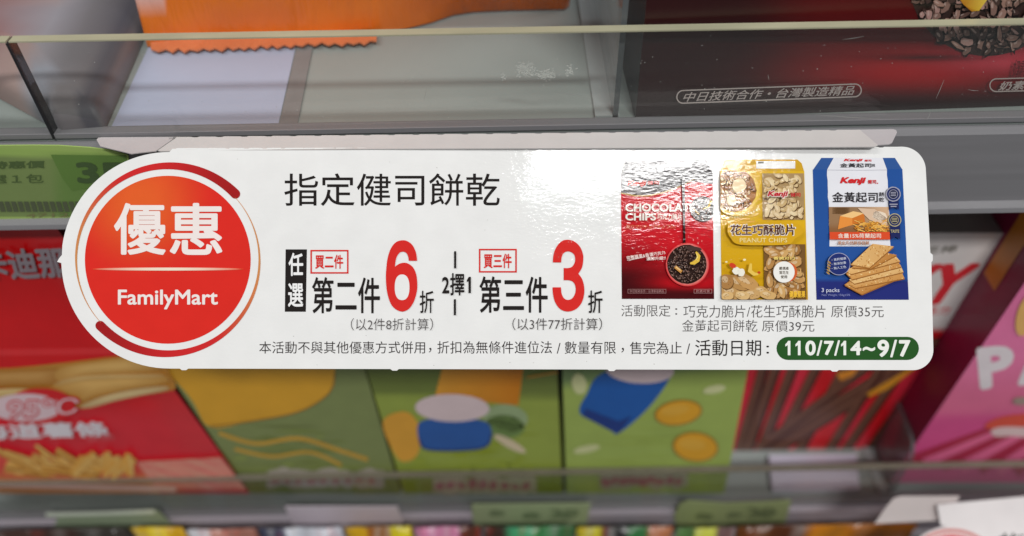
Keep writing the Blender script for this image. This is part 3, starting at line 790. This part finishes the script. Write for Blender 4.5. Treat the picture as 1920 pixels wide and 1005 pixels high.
of.poly(smooth_open(Z3([(1132, 297), (1140, 220), (1170, 150), (1215, 105), (1265, 93), (1325, 108), (1375, 155), (1402, 220), (1405, 280), (1393, 345), (1362, 398)]))
        + smooth_open(Z3([(1362, 398), (1396, 448), (1414, 520), (1412, 590), (1390, 660), (1342, 715), (1270, 738), (1200, 717), (1152, 652), (1133, 575), (1130, 520)]))
        + smooth_open(Z3([(1205, 520), (1212, 580), (1235, 620), (1268, 633), (1305, 620), (1330, 582), (1338, 540), (1330, 495), (1305, 466), (1270, 456), (1230, 457)]))
        + smooth_open(Z3([(1230, 347), (1270, 347), (1305, 335), (1328, 300), (1333, 265), (1325, 230), (1300, 206), (1265, 198), (1232, 212), (1212, 250), (1207, 297)])), RED)
of.lay()
of.poly(Z6([(1215+66*(1 if math.cos(a) > 0 else -1)*abs(math.cos(a))**.85, 520+115*(1 if math.sin(a) > 0 else -1)*abs(math.sin(a))**.85) for a in [2*math.pi*i/48 for i in range(48)]]), WHITE)
of.lay()
of.text('折', (787, 545, 813.5, 587), BLK, .008); of.text('折', (1103, 544.5, 1130, 587), BLK, .008)
of.text('2', (829, 519, 842.5, 550), BLK, .022); of.text('擇', (844, 512, 871, 554), BLK, .016); of.poly([(879, 519), (883, 519), (883, 549.5), (878.6, 549.5), (878.6, 527), (875.5, 529), (875.5, 525)], BLK)
of.rect(851.5, 471, 855.5, 503, BLK); of.rect(851, 561, 855, 591, BLK)
TH_ = -.006
of.text('（以2件8折計算）', (658, 596.5, 812, 619.5), GRY, TH_); of.text('（以3件77折計算）', (961, 596, 1129, 619), GRY, TH_)
of.build('offer_text', M_CARD, card)
# small print
sp = Art(CARD); DG = C(60, 56, 56)
sp.text('本活動不與其他優惠方式併用', (486, 640, 797, 663), DG, 0); sp.text('，', (804, 652, 809, 661), DG); sp.text('折扣為無條件進位法', (820, 639.5, 1035, 663), DG, 0)
sp.text('/', (1044, 643, 1051, 663), DG); sp.text('數量有限', (1059, 640, 1155, 663.5), DG, 0); sp.text('，', (1165, 652, 1170, 661), DG)
sp.text('售完為止', (1181, 640.5, 1278.5, 664), DG, 0); sp.text('/', (1287, 644, 1294, 664), DG)
sp.text('活動日期', (1303.5, 637, 1427, 667.5), BLK, .002); sp.text('：', (1437, 648, 1442, 663), BLK)
sp.text('活動限定', (1165, 571.5, 1257, 593.5), GRY, TH_); sp.text('：', (1266, 578, 1270, 590), GRY)
sp.text('巧克力脆片/花生巧酥脆片', (1281.5, 572, 1548, 595.5), GRY, TH_); sp.text('原價35元', (1558.5, 573, 1657, 595), GRY, TH_)
sp.text('金黃起司餅乾', (1279, 599.5, 1420, 622), GRY, TH_); sp.text('原價39元', (1429, 600.5, 1527, 622), GRY, TH_)
sp.build('small_print', M_CARD, card)
dt = Art(CARD); dt.pill(1456, 631.5, 1723, 675, C(42, 86, 40)); dt.lay()
DW = C(244, 246, 240)
def one(x0, x1, y0, y1):
    w_ = x1-x0; st = w_*.52
    dt.poly([(x1-st*.85, y0), (x1, y0), (x1, y1), (x1-st, y1), (x1-st, y0+(y1-y0)*.30), (x0, y0+(y1-y0)*.40), (x0, y0+(y1-y0)*.24), (x0+w_*.3, y0+(y1-y0)*.14)], DW)
for x0, x1 in ((1472.5, 1482), (1491.5, 1501), (1577, 1586.5)): one(x0, x1, 639, 666)
for ch, x0, x1, y0, y1 in (('0', 1510, 1529.5, 638.5, 666.5), ('/', 1531, 1542, 638, 667), ('7', 1545, 1563.5, 639, 666), ('/', 1564, 1575, 638, 667), ('4', 1594.5, 1615, 639, 666), ('~', 1617.5, 1641, 650, 658.5), ('9', 1645, 1667, 637, 669.5), ('/', 1669, 1682, 637, 670), ('7', 1685.5, 1707, 637.5, 669)):
    dt.text(ch, (x0, y0, x1, y1), DW, .034 if ch not in '/~' else .02, 0, 5)
dt.build('date_strip', M_CARD, card)

# ---- pictures of the three boxes
def pic_choc():
    a = Art(CARD)
    a.poly([(1164, 325), (1172, 301), (1324, 300), (1335, 322), (1336, 328)], C(52, 44, 48)); a.lay()
    def bg(u, v):
        c = mixc(C(192, 24, 34), C(164, 18, 26), sm(440, 470, v))
        c = mixc(c, C(52, 12, 16), sm(455, 525, v)*(1-.5*sm(1230, 1340, u)))
        g = math.exp(-((u-1290)/60)**2-((v-530)/12)**2); c = mixc(c, C(190, 16, 26), g)
        g = math.exp(-((u-1290)/75)**2-((v-470)/55)**2); c = mixc(c, C(206, 24, 36), g*.8)
        return mixc(c, C(70, 14, 18), sm(535, 552, v))
    a.grid([(1164, 323), (1336, 322), (1339, 560.5), (1166, 560.5)], 30, 50, bg)
    top = [(1164, 323), (1336, 322)]; cur = [(1337, 345), (1318, 343), (1300, 340), (1282, 346), (1262, 354), (1240, 361), (1215, 366), (1190, 366), (1164.5, 361)]
    a.poly(top+cur, C(48, 40, 44)); a.lay()
    a.line([(1164.5, 362), (1190, 367), (1215, 367), (1240, 362), (1262, 355), (1282, 346), (1305, 334)], [2, 2.5, 2.5, 2.5, 2.2, 1.6, .6], C(196, 156, 90)); a.lay()
    a.blob(1204, 356, 33, 8, C(104, 98, 98), 0, 20); a.lay()
    a.rect(1250, 305, 1297, 313, C(216, 214, 212)); a.lay()
    a.text('Kenji', (1176, 338, 1212, 351), C(214, 60, 50), .05, .25); a.text('健司', (1214, 339, 1236, 346), C(214, 60, 50), .02)
    a.text('巧克力脆片', (1232.5, 400.5, 1279, 411.5), C(244, 226, 214), .015)
    a.text('超ウマいチョコチップス!', (1174, 421, 1266, 429), C(222, 130, 90), 0)
    a.lay()
    a.blob(1318, 392, 24, 24, C(38, 28, 26), 0, 26, 0, (1164, 323, 1337.5, 560)); a.lay()
    flakes(a, 1316, 392, 22, 60, (1280, 350, 1333, 430), .32); a.lay()
    a.line([(1334, 376), (1328, 388), (1318, 392)], [4, 4, 2], C(214, 180, 90)); a.line([(1300, 392), (1311, 402)], [3, 3], C(200, 160, 100)); a.lay()
    a.text('CHOCOLATE', (1172.5, 381.5, 1303, 397), C(246, 236, 226), .035); a.text('CHIPS', (1172.5, 399.5, 1230, 413.5), C(246, 236, 226), .035); a.lay()
    a.line([(1281, 334), (1282.5, 400), (1283, 452), (1283, 462)], [6, 4.2, 4.4, 9], C(40, 18, 16)); a.lay()
    for (x, y, r) in ((1300, 450, 1.6), (1308, 446, 1.2), (1316, 452, 1.2), (1303, 431, 1.4), (1309, 456, 2.2), (1187, 441, 1)):
        a.poly([(x-r, y), (x-.3, y-.3), (x, y-r*1.5), (x+.3, y-.3), (x+r, y), (x+.3, y+.3), (x, y+r*1.5), (x-.3, y+.3)], C(250, 220, 214))
    a.ball(1289, 496, 41, 41, lambda x, y: mixc(C(236, 150, 140), C(206, 30, 40), sm(34, 41, math.hypot(x-1289, y-496))), 10, 40)
    a.blob(1288, 495.5, 37, 36.5, C(48, 31, 27), 0, 40, .012); a.lay()
    flakes(a, 1288, 495.5, 35, 240, (1240, 450, 1340, 540), .36, [C(72, 48, 40), C(92, 64, 54), C(56, 36, 30), C(112, 82, 70), C(64, 42, 36)]); a.lay()
    a.blob(1300, 466, 16, 4, C(74, 54, 50), .1, 14); a.lay()
    a.line([(1305, 472), (1310, 480), (1308, 488), (1301, 493), (1294, 494)], [3, 7, 8, 7, 3], C(226, 186, 70)); a.k += .3
    a.line([(1306, 475), (1308, 482), (1304, 488)], [1, 2.4, 1], C(250, 226, 140)); a.line([(1266, 500), (1278, 510)], [6, 6], C(196, 140, 70)); a.k += .3; a.line([(1267, 500), (1276, 507)], [2, 2], C(236, 200, 140)); a.lay()
    a.text('完整腰果&香濃巧克力', [(1174, 480), (1246, 470), (1248, 476), (1176, 489)], C(240, 220, 214), .015); a.text('濃醇升級!!', [(1212, 482), (1248, 480), (1248, 487), (1212, 488.5)], C(240, 220, 214), .02)
    a.line([(1178, 489), (1195, 484), (1206, 483)], [.5, 1.4, .5], C(240, 220, 214))
    a.frame(1177, 542, 1249, 550, .7, C(160, 120, 118)); a.frame(1301, 542, 1335, 550, .7, C(170, 130, 128)); a.lay()
    a.text('中日技術合作・台灣製造精品', (1181, 543.5, 1245, 548.5), C(170, 130, 128), 0); a.text('奶素可食', (1305, 543.5, 1331, 548.5), C(180, 140, 138), 0)
    a.build('box_picture', M_CARD, card)['label'] = 'picture of a red and black chocolate chip box'
pic_choc()
def pic_pnut():
    a = Art(CARD); YL = C(214, 168, 30)
    a.poly([(1350, 322), (1358, 301), (1372, 299), (1495, 299), (1503, 306), (1508, 322)], C(208, 162, 40)); a.lay()
    a.grid([(1350, 321), (1508, 321), (1515, 562), (1353, 562)], 12, 24, lambda u, v: mixc(C(222, 178, 40), C(206, 158, 20), sm(330, 560, v)))
    a.rect(1418, 302, 1491, 316, C(238, 236, 232)); a.lay(); a.rect(1421, 303.5, 1433, 306.5, C(120, 118, 110)); a.lay()
    # nut columns
    def nuts(x0, y0, x1, y1, n, pal, big):
        sl = (1513-1508)/240
        a.poly([(x0, y0), (x1, y0), (x1+(y1-y0)*sl, y1), (x0+(y1-y0)*sl*.6, y1)], pal[0]); a.lay()
        for i in range(n):
            L = random.uniform(7, 12)*big; W = L*random.uniform(.45, .6)
            x = random.uniform(x0+L*.8, x1-L*.7); y = random.uniform(y0+W, y1-W); rot = random.uniform(0, 3.14)
            c = random.choice(pal[1:]); a.k += .012
            a.blob(x+1, y+1.8, L, W, C(96, 66, 34), rot, 12, .06, (x0, y0, x1+3, y1)); a.k += .012
            a.blob(x, y, L, W, c, rot, 12, .1, (x0, y0, x1+3, y1)); a.k += .012
            a.blob(x-L*.15, y-W*.25, L*.55, W*.4, mixc(c, C(250, 236, 205), .4), rot, 9, .1, (x0, y0, x1+3, y1))
        a.lay()
    nuts(1429, 325, 1507, 412, 85, [C(170, 140, 96), C(214, 188, 142), C(226, 204, 162), C(200, 170, 120), C(218, 192, 150)], .9)
    nuts(1432, 458, 1510, 561.5, 90, [C(120, 86, 46), C(180, 134, 78), C(196, 150, 92), C(160, 114, 62), C(206, 164, 104)], 1.15)
    # mesh mound of peanuts low left
    for (x, y, L, W, rot, c) in ((1370, 548, 20, 14, .2, C(190, 148, 92)), (1384, 530, 24, 12, .5, C(180, 136, 80)), (1400, 528, 26, 12, .55, C(196, 150, 92)), (1362, 528, 14, 14, .9, C(170, 124, 72)), (1428, 546, 14, 9, .3, C(206, 164, 104)), (1410, 552, 16, 9, 0, C(200, 160, 104)), (1392, 554, 14, 8, .2, C(214, 178, 122)), (1364, 555, 12, 8, 0, C(214, 176, 118)), (1440, 553, 16, 8, .2, C(210, 170, 110))):
        a.k += .1; a.blob(x+1, y+1.5, L, W, C(110, 78, 40), rot, 16, .05, (1353, 500, 1514, 561.5)); a.k += .1
        a.blob(x, y, L, W, c, rot, 16, .06, (1353, 500, 1514, 561.5)); a.k += .1
        a.blob(x-L*.2, y-W*.3, L*.5, W*.4, mixc(c, C(245, 226, 190), .4), rot, 10, .1, (1353, 500, 1514, 561.5))
        for j in range(8):
            a.k += .01; a.blob(x+random.uniform(-.6, .6)*L, y+random.uniform(-.5, .5)*W, 1.8, .8, mixc(c, C(90, 60, 30), .4), rot, 5, .2)
    a.lay()
    # round biscuit
    cl = (1351, 322, 1508, 562)
    a.ball(1380, 358, 46, 47, lambda x, y: mixc(C(236, 200, 90), C(216, 170, 34), sm(40, 47, math.hypot(x-1380, y-358))), 8, 40, cl)
    a.blob(1378, 357, 40, 40, C(168, 112, 60), 0, 36, .02, cl); a.lay()
    flakes(a, 1378, 357, 38, 110, (1354, 318, 1424, 400), .55, [C(206, 160, 108), C(176, 120, 70), C(222, 184, 132), C(150, 98, 54), C(230, 200, 150)]); a.lay()
    a.blob(1386, 348, 13, 14, C(232, 206, 160), .3, 16, .06); a.blob(1372, 376, 10, 9, C(226, 196, 146), .3, 14, .06); a.lay()
    # title
    a.poly(smooth_closed([(1364, 432), (1372, 418), (1430, 414), (1488, 418), (1502, 424), (1506, 436), (1490, 448), (1478, 458), (1430, 460), (1384, 458), (1370, 446)]), C(214, 166, 34)); a.lay()
    a.text('花生巧酥脆片', (1368.5, 419.5, 1492.5, 442.5), C(244, 238, 226), .05); a.lay()
    a.text('花生巧酥脆片', (1370, 421, 1491, 441), C(84, 40, 30), .018); a.text('PEANUT CHIPS', (1387, 446, 1476, 454.5), C(240, 222, 150), .01)
    a.text('Kenji', (1438, 357, 1479, 372.5), C(240, 236, 226), .09, .25); a.lay(); a.text('Kenji', (1439, 358, 1478, 371), C(190, 34, 44), .045, .25); a.text('健司', (1482, 361, 1501, 369), C(190, 34, 44), .03)
    a.lay()
    a.blob(1479, 510, 16, 18, C(206, 96, 50), 0, 20); a.lay(); a.blob(1470, 510, 20, 20, C(240, 238, 232), 0, 30); a.lay()
    for i, t in enumerate(('嚴選產', '落花生', '使用')): a.text(t, (1461 if i < 2 else 1464, 500+i*8, 1479 if i < 2 else 1476, 506+i*8), C(90, 80, 66), .01)
    a.text('香脆可口', (1450, 481, 1490, 487), C(240, 214, 120), .02)
    a.blob(1374, 498, 7, 4.5, C(206, 66, 40), .5, 14); a.blob(1381, 508, 8, 7, C(244, 240, 226), 0, 14, .12); a.blob(1390, 511, 7, 7, C(244, 240, 226), 0, 14, .12); a.blob(1423, 511, 3, 2.5, C(196, 66, 36), 0, 10)
    a.line([(1408, 494), (1406, 508), (1414, 514), (1422, 514)], [4, 8, 7, 3], C(232, 196, 90)); a.blob(1396, 487, 3, 2, C(246, 236, 190), 0, 8); a.blob(1362, 491, 2.5, 1.6, C(246, 236, 190), 0, 8); a.lay()
    for i in range(14):
        t = i/13; x = 1356+66*t; y = 405-14*t*t*1.2+2; a.rect(x, y, x+3, y+3, C(240, 214, 130))
    a.text('健康堅果', (1480, 545, 1510, 558), C(240, 190, 60), .03)
    a.build('box_picture', M_CARD, card)['label'] = 'picture of a yellow peanut chip box'
pic_pnut()
def pic_crk():
    a = Art(CARD); BL = C(44, 86, 158); NV = C(40, 48, 118); WH = C(226, 226, 232)
    a.poly([(1524, 319), (1540, 296), (1678, 296), (1692, 318)], C(52, 88, 150)); a.lay()
    a.grid([(1524, 318), (1692, 317), (1704, 562), (1531, 562)], 10, 30, lambda u, v: mixc(C(40, 82, 152), NV, sm(524, 527, v)))
    wav = lambda i, y: random.uniform(-1.2, 1.2)
    L = [(1563-12*(i/4), 296+22*(i/4)) for i in range(5)]+[(1551+5*i/14+wav(i, 0), 318+144*i/14) for i in range(1, 15)]
    Rr = [(1655+8*(i/4), 296+22*(i/4)) for i in range(5)]+[(1663+7*i/14+wav(i, 0), 318+144*i/14) for i in range(1, 15)]
    a.strip(L, Rr, WH); a.lay()
    a.strip([(1551.5, 318), (1608, 318.5), (1663, 318)], [(1551.5, 319.2), (1608, 319.7), (1663, 319.2)], C(196, 196, 204)); a.lay()
    rd = C(206, 40, 44)
    a.text('Kenji', (1582, 297.5, 1618, 303.5), rd, .05, .25); a.text('健司', (1621, 299, 1634, 303), rd, .02); a.text('金黃起司', (1575, 306, 1634, 314), C(40, 38, 44), .015); a.text('餅乾', (1635, 307, 1641, 313), C(40, 38, 44), .01)
    a.text('Kenji', (1575, 332, 1624, 347), rd, .05, .25); a.text('健司', (1627, 337, 1643, 344.5), rd, .02); a.blob(1645.5, 343.5, 1.1, 1.1, rd)
    a.text('金黃起司', (1560.5, 360, 1646, 379.5), C(44, 40, 44), .012); a.text('餅', (1648, 360, 1658, 368.5), C(44, 40, 44), .01); a.text('乾', (1648, 370, 1658, 378.5), C(44, 40, 44), .01)
    # cheese photograph
    def bgc(u, v):
        c = mixc(C(150, 116, 84), C(206, 170, 136), sm(1600, 1660, u)); return mixc(c, C(136, 92, 56), sm(415, 434, v))
    a.grid([(1554, 388), (1666, 388), (1668, 435), (1555, 435)], 14, 8, bgc)
    for i in range(6): a.k += .05; a.blob(1577, 390+i*2, 17, 1.0, C(104, 74, 46), 0, 12)
    a.lay()
    a.poly([(1575, 405), (1600, 396), (1620, 400), (1622, 416), (1590, 424), (1571, 430)], C(226, 142, 64)); a.k += .3
    a.poly([(1575, 405), (1600, 396), (1620, 400), (1598, 409)], C(240, 196, 132)); a.k += .3; a.poly([(1620, 400), (1622, 416), (1599, 422), (1598, 409)], C(206, 116, 46)); a.lay()
    a.poly([(1608, 390), (1640, 392), (1664, 410), (1662, 424), (1630, 412)], C(216, 186, 158)); a.blob(1650, 405, 14, 9, C(232, 214, 192), .2, 14, .1); a.lay()
    for i in range(90):
        x = random.uniform(1604, 1662); y = random.uniform(414, 434); an = random.uniform(-.7, .7); l = random.uniform(3, 7); a.k += .01
        a.line([(x-l*math.cos(an), max(389, y-l*math.sin(an))), (min(1667, x+l*math.cos(an)), min(434.5, y+l*math.sin(an)))], [1.4, 1.4], random.choice([C(226, 164, 70), C(240, 190, 100), C(206, 140, 50), C(190, 120, 40)]))
    a.lay()
    a.poly([(1555.5, 435), (1668, 435), (1669, 449), (1556, 449)], C(216, 78, 44)); a.lay()
    a.text('含量15%荷蘭起司', (1571, 437.5, 1652, 446.5), C(246, 220, 206), .02); a.text('黃金天然酵母發酵', (1571, 452, 1630, 459), C(176, 120, 84), .015)
    # awards
    for (x, y, r, rib) in ((1675, 364, 14, 388), (1677.5, 412.5, 12.5, 444)):
        gd = C(160, 160, 176) if r > 13 else C(178, 168, 128)
        a.poly([(x-8, y+8), (x+10, y+8), (x+10.5, rib+5), (x+2, rib), (x-7, rib+5)], C(36, 44, 92)); a.k += .2
        a.blob(x, y, r, r, gd, 0, 30, .02); a.k += .2; a.blob(x, y, r*.86, r*.86, C(40, 48, 96), 0, 28); a.k += .2; a.blob(x, y, r*.62, r*.62, gd, 0, 24); a.k += .2; a.blob(x, y, r*.55, r*.55, C(34, 38, 70), 0, 24); a.k += .2
        for j in range(3): a.rect(x-5, y-4+j*3, x+5, y-2.6+j*3, gd)
        if r < 13: a.k += .2; a.text('TASTE', (x-7.5, y+18, x+8.5, y+24), gd, .03)
        else: a.rect(x-7, y+18, x+8, y+20, gd); a.rect(x-5, y+22, x+6, y+24, gd)
    a.lay()
    # cracker stack
    cr = [C(206, 150, 84), C(220, 172, 108), C(190, 130, 66), C(226, 184, 122)]
    def cracker(pts, c):
        a.k += .15; cx = sum(p[0] for p in pts)/len(pts); cy = sum(p[1] for p in pts)/len(pts)
        a.poly([(p[0]+.5, p[1]+2.0) for p in pts], C(150, 96, 44)); a.k += .15; a.poly(pts, c); a.k += .15
        q = [(cx+(p[0]-cx)*.93, cy+(p[1]-cy)*.9) for p in pts]; a.poly(q, [mixc(c, C(236, 200, 140), .35), c, mixc(c, C(170, 110, 50), .25), c][:len(pts)] if len(pts) == 4 else c)
        for j in range(44):
            r1, r2 = random.random(), random.random(); x = (pts[0][0]*(1-r1)+pts[1][0]*r1)*(1-r2)+(pts[3][0]*(1-r1)+pts[2][0]*r1)*r2; y = (pts[0][1]*(1-r1)+pts[1][1]*r1)*(1-r2)+(pts[3][1]*(1-r1)+pts[2][1]*r1)*r2
            a.k += .004; a.blob(x, y, random.uniform(1, 2.4), random.uniform(.5, 1), random.choice([C(168, 108, 48), C(240, 210, 152), C(184, 126, 62)]), random.uniform(0, 3), 6, .3)
    cracker([(1583, 534), (1600, 522), (1690, 520), (1616, 552)], cr[2])
    cracker([(1590, 533), (1690, 508), (1696, 522), (1604, 540)], cr[0])
    cracker([(1592, 524), (1688, 496), (1694, 510), (1602, 532)], cr[3])
    cracker([(1586, 512), (1682, 488), (1690, 500), (1598, 524)], cr[0])
    cracker([(1584, 506), (1676, 476), (1688, 490), (1596, 514)], cr[1])
    cracker([(1596, 502), (1640, 470), (1682, 478), (1632, 504)], cr[2])
    cracker([(1595, 496), (1636, 457), (1676, 462), (1630, 502)], cr[1])
    a.lay()
    a.blob(1573, 495, 21.5, 21, C(176, 176, 196), 0, 36); a.k += .2; a.blob(1573, 495, 20.5, 20, C(38, 50, 112), 0, 36); a.k += .2
    for i, t in enumerate(('・高鈣健康', '・無添加香', '・無人工色')): a.text(t, [(1559, 485+i*8), (1586, 481.5+i*8), (1587, 486.5+i*8), (1560, 490+i*8)], C(200, 204, 220), .01)
    for i in range(5): a.blob(1555-i*.6, 492+i*5, 4, 1.6, C(176, 140, 70), .7, 8); a.k += .05
    a.lay()
    a.text('3 packs', (1540.5, 540, 1574, 550), C(214, 216, 230), .004); a.text('Net Weight 156g±5%', (1541, 551, 1594, 556), C(140, 146, 190), 0)
    a.build('box_picture', M_CARD, card)['label'] = 'picture of a blue cheese cracker box'
pic_crk()

# ------------------------------------------------------------------ price labels and second card
def plabel(name, label, cat, pl, outline, col, art=None, group='price labels in the shelf rails', th=0.0004):
    fr = [pl.hit(*p) for p in outline]; bk = [p-pl.n*th for p in fr]; n = len(fr)
    c = sum(fr, Vector())/n
    root = empty(name, c, label, cat, group)
    mesh('label_sheet', fr+bk, [tuple(range(n))[::-1], tuple(range(n, 2*n))]+[(i, (i+1) % n, (i+1) % n+n, i+n) for i in range(n)], M_LABEL, root, [col]*(2*n))
    if art:
        a = Art(pl); art(a); a.build('label_print', M_LABEL, root)
    return root
YR = YF-0.0026
def glabel(a):
    g = 1.35
    a.grid([(-60, 276), (232, 288), (262, 406), (-60, 406)], 24, 14, lambda u, v: mixc(mixc(C(112, 130, 76, g), C(98, 126, 64, g), sm(90, 120, u)), C(140, 166, 86, g), sm(294, 288, v-(u*.01))))
    a.poly([(95, 290), (236, 292), (248, 340), (135, 358), (118, 336)], C(88, 118, 54, g)); a.lay()
    dk = C(72, 90, 50, g)
    a.text('特惠價', [(-20, 303), (84, 301), (84, 315), (-20, 317)], dk, .03); a.text('選１包', [(-20, 328), (80, 326), (82, 343), (-20, 344)], dk, .01)
    a.text('35', [(140, 304), (232, 304), (236, 344), (146, 344)], C(62, 82, 46, g), .04)
    for i in range(20):
        x = -40+i*12; a.poly([(x, 378), (x+9.5, 378), (x+15, 397), (x+5.5, 397)], C(76, 84, 60, g))
    a.text('4712345', [(48, 401), (190, 398), (190, 405.5), (48, 408)], C(110, 110, 70, g), .01)
plabel('price_label', 'bright green price label with a barcode at the left of the promotion card', 'price label', vplane(YR),
       [(-60, 272), (0, 273), (60, 272.5), (110, 273), (170, 277), (215, 283), (240, 291), (262, 410), (-60, 414)], C(146, 170, 92, 1.3), glabel)
YR2 = YF-0.0027
def smudge(x0, y0, x1, y1, col):
    def fn(a):
        for i in range(3):
            xa = x0+(x1-x0)*(.12+.3*i); a.blob(xa+16, (y0+y1)/2+random.uniform(-4, 4), 16, 6, col, 0, 10, .3)
        a.text('39', [(x1-70, y0+8), (x1-14, y0+8), (x1-14, y1-16), (x1-70, y1-16)], col, .04)
    return fn
lr = vplane(YR2)
plabel('price_label', 'pale green price label below the middle green carton', 'price label', lr, [(884, 946), (1108, 944), (1104, 962), (1098, 990), (888, 990)], C(150, 162, 124, 1.2), smudge(890, 946, 1100, 988, C(112, 126, 92, 1.15)))
plabel('price_label', 'wavy green price label below the slanted blue shape carton', 'price label', lr, [(1274, 946), (1290, 939), (1360, 944), (1440, 941), (1484, 938), (1478, 960), (1470, 990), (1268, 990), (1264, 966)], C(140, 150, 104, 1.2), smudge(1280, 944, 1470, 988, C(104, 114, 78, 1.15)))
plabel('price_label', 'blank white price label below the big yellow shape carton', 'price label', lr, [(534, 950), (745, 950), (760, 992), (552, 992)], C(190, 180, 188, 1.25))
plabel('price_label', 'faded green price label with a white top line below the red fries box', 'price label', lr, [(110, 962), (296, 958), (334, 994), (100, 994)], C(136, 150, 124, 1.4),
       lambda a: a.line([(86, 965), (180, 963), (290, 959)], [8, 7, 8], C(196, 204, 188, 1.5)))
c2 = Plane(CAMP+F*0.352, -F)
r2 = empty('promotion_card', c2.hit(1850, 1000), 'white promotion card at the bottom edge, hanging from the lower shelf rail', 'card', 'promotion cards')
o2 = arc(1788, 1088, 102, 96, 250, 24)+[(1800, 1200), (2560, 1190), (2560, 935), (1920, 931), (1780, 944), (1757, 947), (1764, 985)]
f2 = [c2.hit(*p) for p in o2]; n = len(f2)
mesh('card_sheet', f2+[p+F*TH for p in f2], [tuple(range(n)), tuple(range(2*n-1, n-1, -1))]+[(i, i+n, (i+1) % n+n, (i+1) % n) for i in range(n)], M_LABEL, r2, [C(232, 226, 226, 1.3)]*(2*n))
b2 = Art(c2); b2.strip(arc(1785, 1088, 97, 20, 170, 30), arc(1785, 1088, 90, 20, 170, 30), C(200, 130, 126, 1.2)); b2.ball(1785, 1088, 84, 86, lambda x, y: C(210, 70, 70, 1.2), 4, 40)
b2.text('優惠', (1740, 1040, 1830, 1090), C(240, 230, 230), .02); b2.text('指定', (1872, 1000, 1990, 1030), C(70, 64, 64), .01)
b2.build('round_badge', M_LABEL, r2)
tabp = Plane(CAMP+F*0.3545, -F)
t2 = [tabp.hit(*p) for p in [(1662, 950), (1676, 934), (1690, 930), (1800, 930), (1775, 975), (1640, 982)]]
mesh('tab', t2+[p+F*TH for p in t2], [tuple(range(6)), tuple(range(11, 5, -1))]+[(i, i+6, (i+1) % 6+6, (i+1) % 6) for i in range(6)], M_LABEL, r2, [C(186, 176, 174, 1.2)]*12)

# ------------------------------------------------------------------ row of small bags on the base shelf
def small_bag(x0, x1, top, cols, label):
    yb = 0.176; pl = vplane(yb+0.012); G = 1.4
    a, b = pl.hit(x0, top), pl.hit(x1, top); zt = (a.z+b.z)/2; zb = CAMP.z-0.585; H = zt-zb
    root = empty('candy_bag', ((a.x+b.x)/2, yb, zb), label, 'bag', 'small bags in a row on the bottom shelf')
    nx, nz = 14, 18; vs, cs, fs = [], [], []
    for side in (0, 1):
        for j in range(nz+1):
            t = j/nz
            for i in range(nx+1):
                s_ = i/nx
                bul = 0.012*(math.sin(math.pi*s_)**.6)*(math.sin(math.pi*min(1, t*1.0))**.7 if 0 < t < 1 else 0)
                z = zb+t*H + (random.uniform(-.0006, .0006) if j == nz else 0)
                vs.append(Vector((a.x+(b.x-a.x)*s_, yb+0.012+(bul if side else -bul)+(0.0002 if side else -.0002), z)))
                c = cols[min(len(cols)-1, int(s_*len(cols)*.999))]
                c = mixc(c, random.choice([C(230, 225, 220), C(40, 34, 30), C(200, 60, 50), c]), random.choice([0, .12, .3]))
                cs.append(c)
    N = (nz+1)*(nx+1)
    for side in (0, 1):
        for j in range(nz):
            for i in range(nx):
                k = side*N+j*(nx+1)+i; q = (k, k+1, k+nx+2, k+nx+1); fs.append(q if side == 0 else q[::-1])
    for j in range(nz):
        for i in (0, nx):
            k = j*(nx+1)+i; fs.append((k, k+nx+1, k+nx+1+N, k+N))
    for i in range(nx):
        k = nz*(nx+1)+i; fs.append((k, k+1, k+1+N, k+N)); k = i; fs.append((k, k+N, k+1+N, k+1))
    mesh('film_body', vs, fs, M_FOIL, root, cs, smooth=True)
g = 1.05
small_bag(-60, 238, 993, [C(66, 44, 38, g), C(60, 40, 34, g), C(56, 50, 46, g)], 'dark brown bag, leftmost of the small bags along the bottom')
small_bag(244, 342, 989, [C(206, 170, 20, g), C(226, 200, 60, g), C(206, 160, 24, g)], 'yellow bag below the red fries box')
small_bag(348, 480, 993, [C(206, 206, 212, g), C(186, 130, 116, g), C(176, 120, 104, g)], 'white and brownish pink bag beside the yellow bag')
small_bag(484, 640, 990, [C(60, 66, 90, g), C(206, 210, 220, g), C(200, 206, 216, g)], 'pale grey bag with a dark blue end below the white label')
small_bag(646, 772, 988, [C(206, 160, 20, g), C(150, 96, 30, g), C(222, 206, 30, g)], 'yellow and brown bag right of the pale grey bag')
small_bag(776, 900, 988, [C(214, 136, 176, g), C(206, 130, 166, g), C(90, 44, 30, g)], 'pink and brown bag left of the pale green label')
small_bag(906, 1078, 988, [C(60, 40, 30, g), C(60, 160, 110, g), C(60, 140, 80, g), C(60, 120, 70, g)], 'green bag with a brown end below the pale green label')
small_bag(1082, 1262, 988, [C(214, 206, 50, g), C(34, 34, 34, g), C(54, 120, 66, g), C(186, 120, 80, g)], 'yellow, black and green bag between the two green labels')
small_bag(1268, 1380, 990, [C(90, 130, 70, g), C(206, 210, 80, g), C(120, 90, 90, g)], 'green and pale yellow bag under the wavy green label')
small_bag(1386, 1720, 984, [C(110, 60, 16, g), C(90, 44, 12, g), C(206, 130, 20, g), C(196, 116, 14, g), C(200, 120, 20, g)], 'wide orange and brown bag left of the lower promotion card')
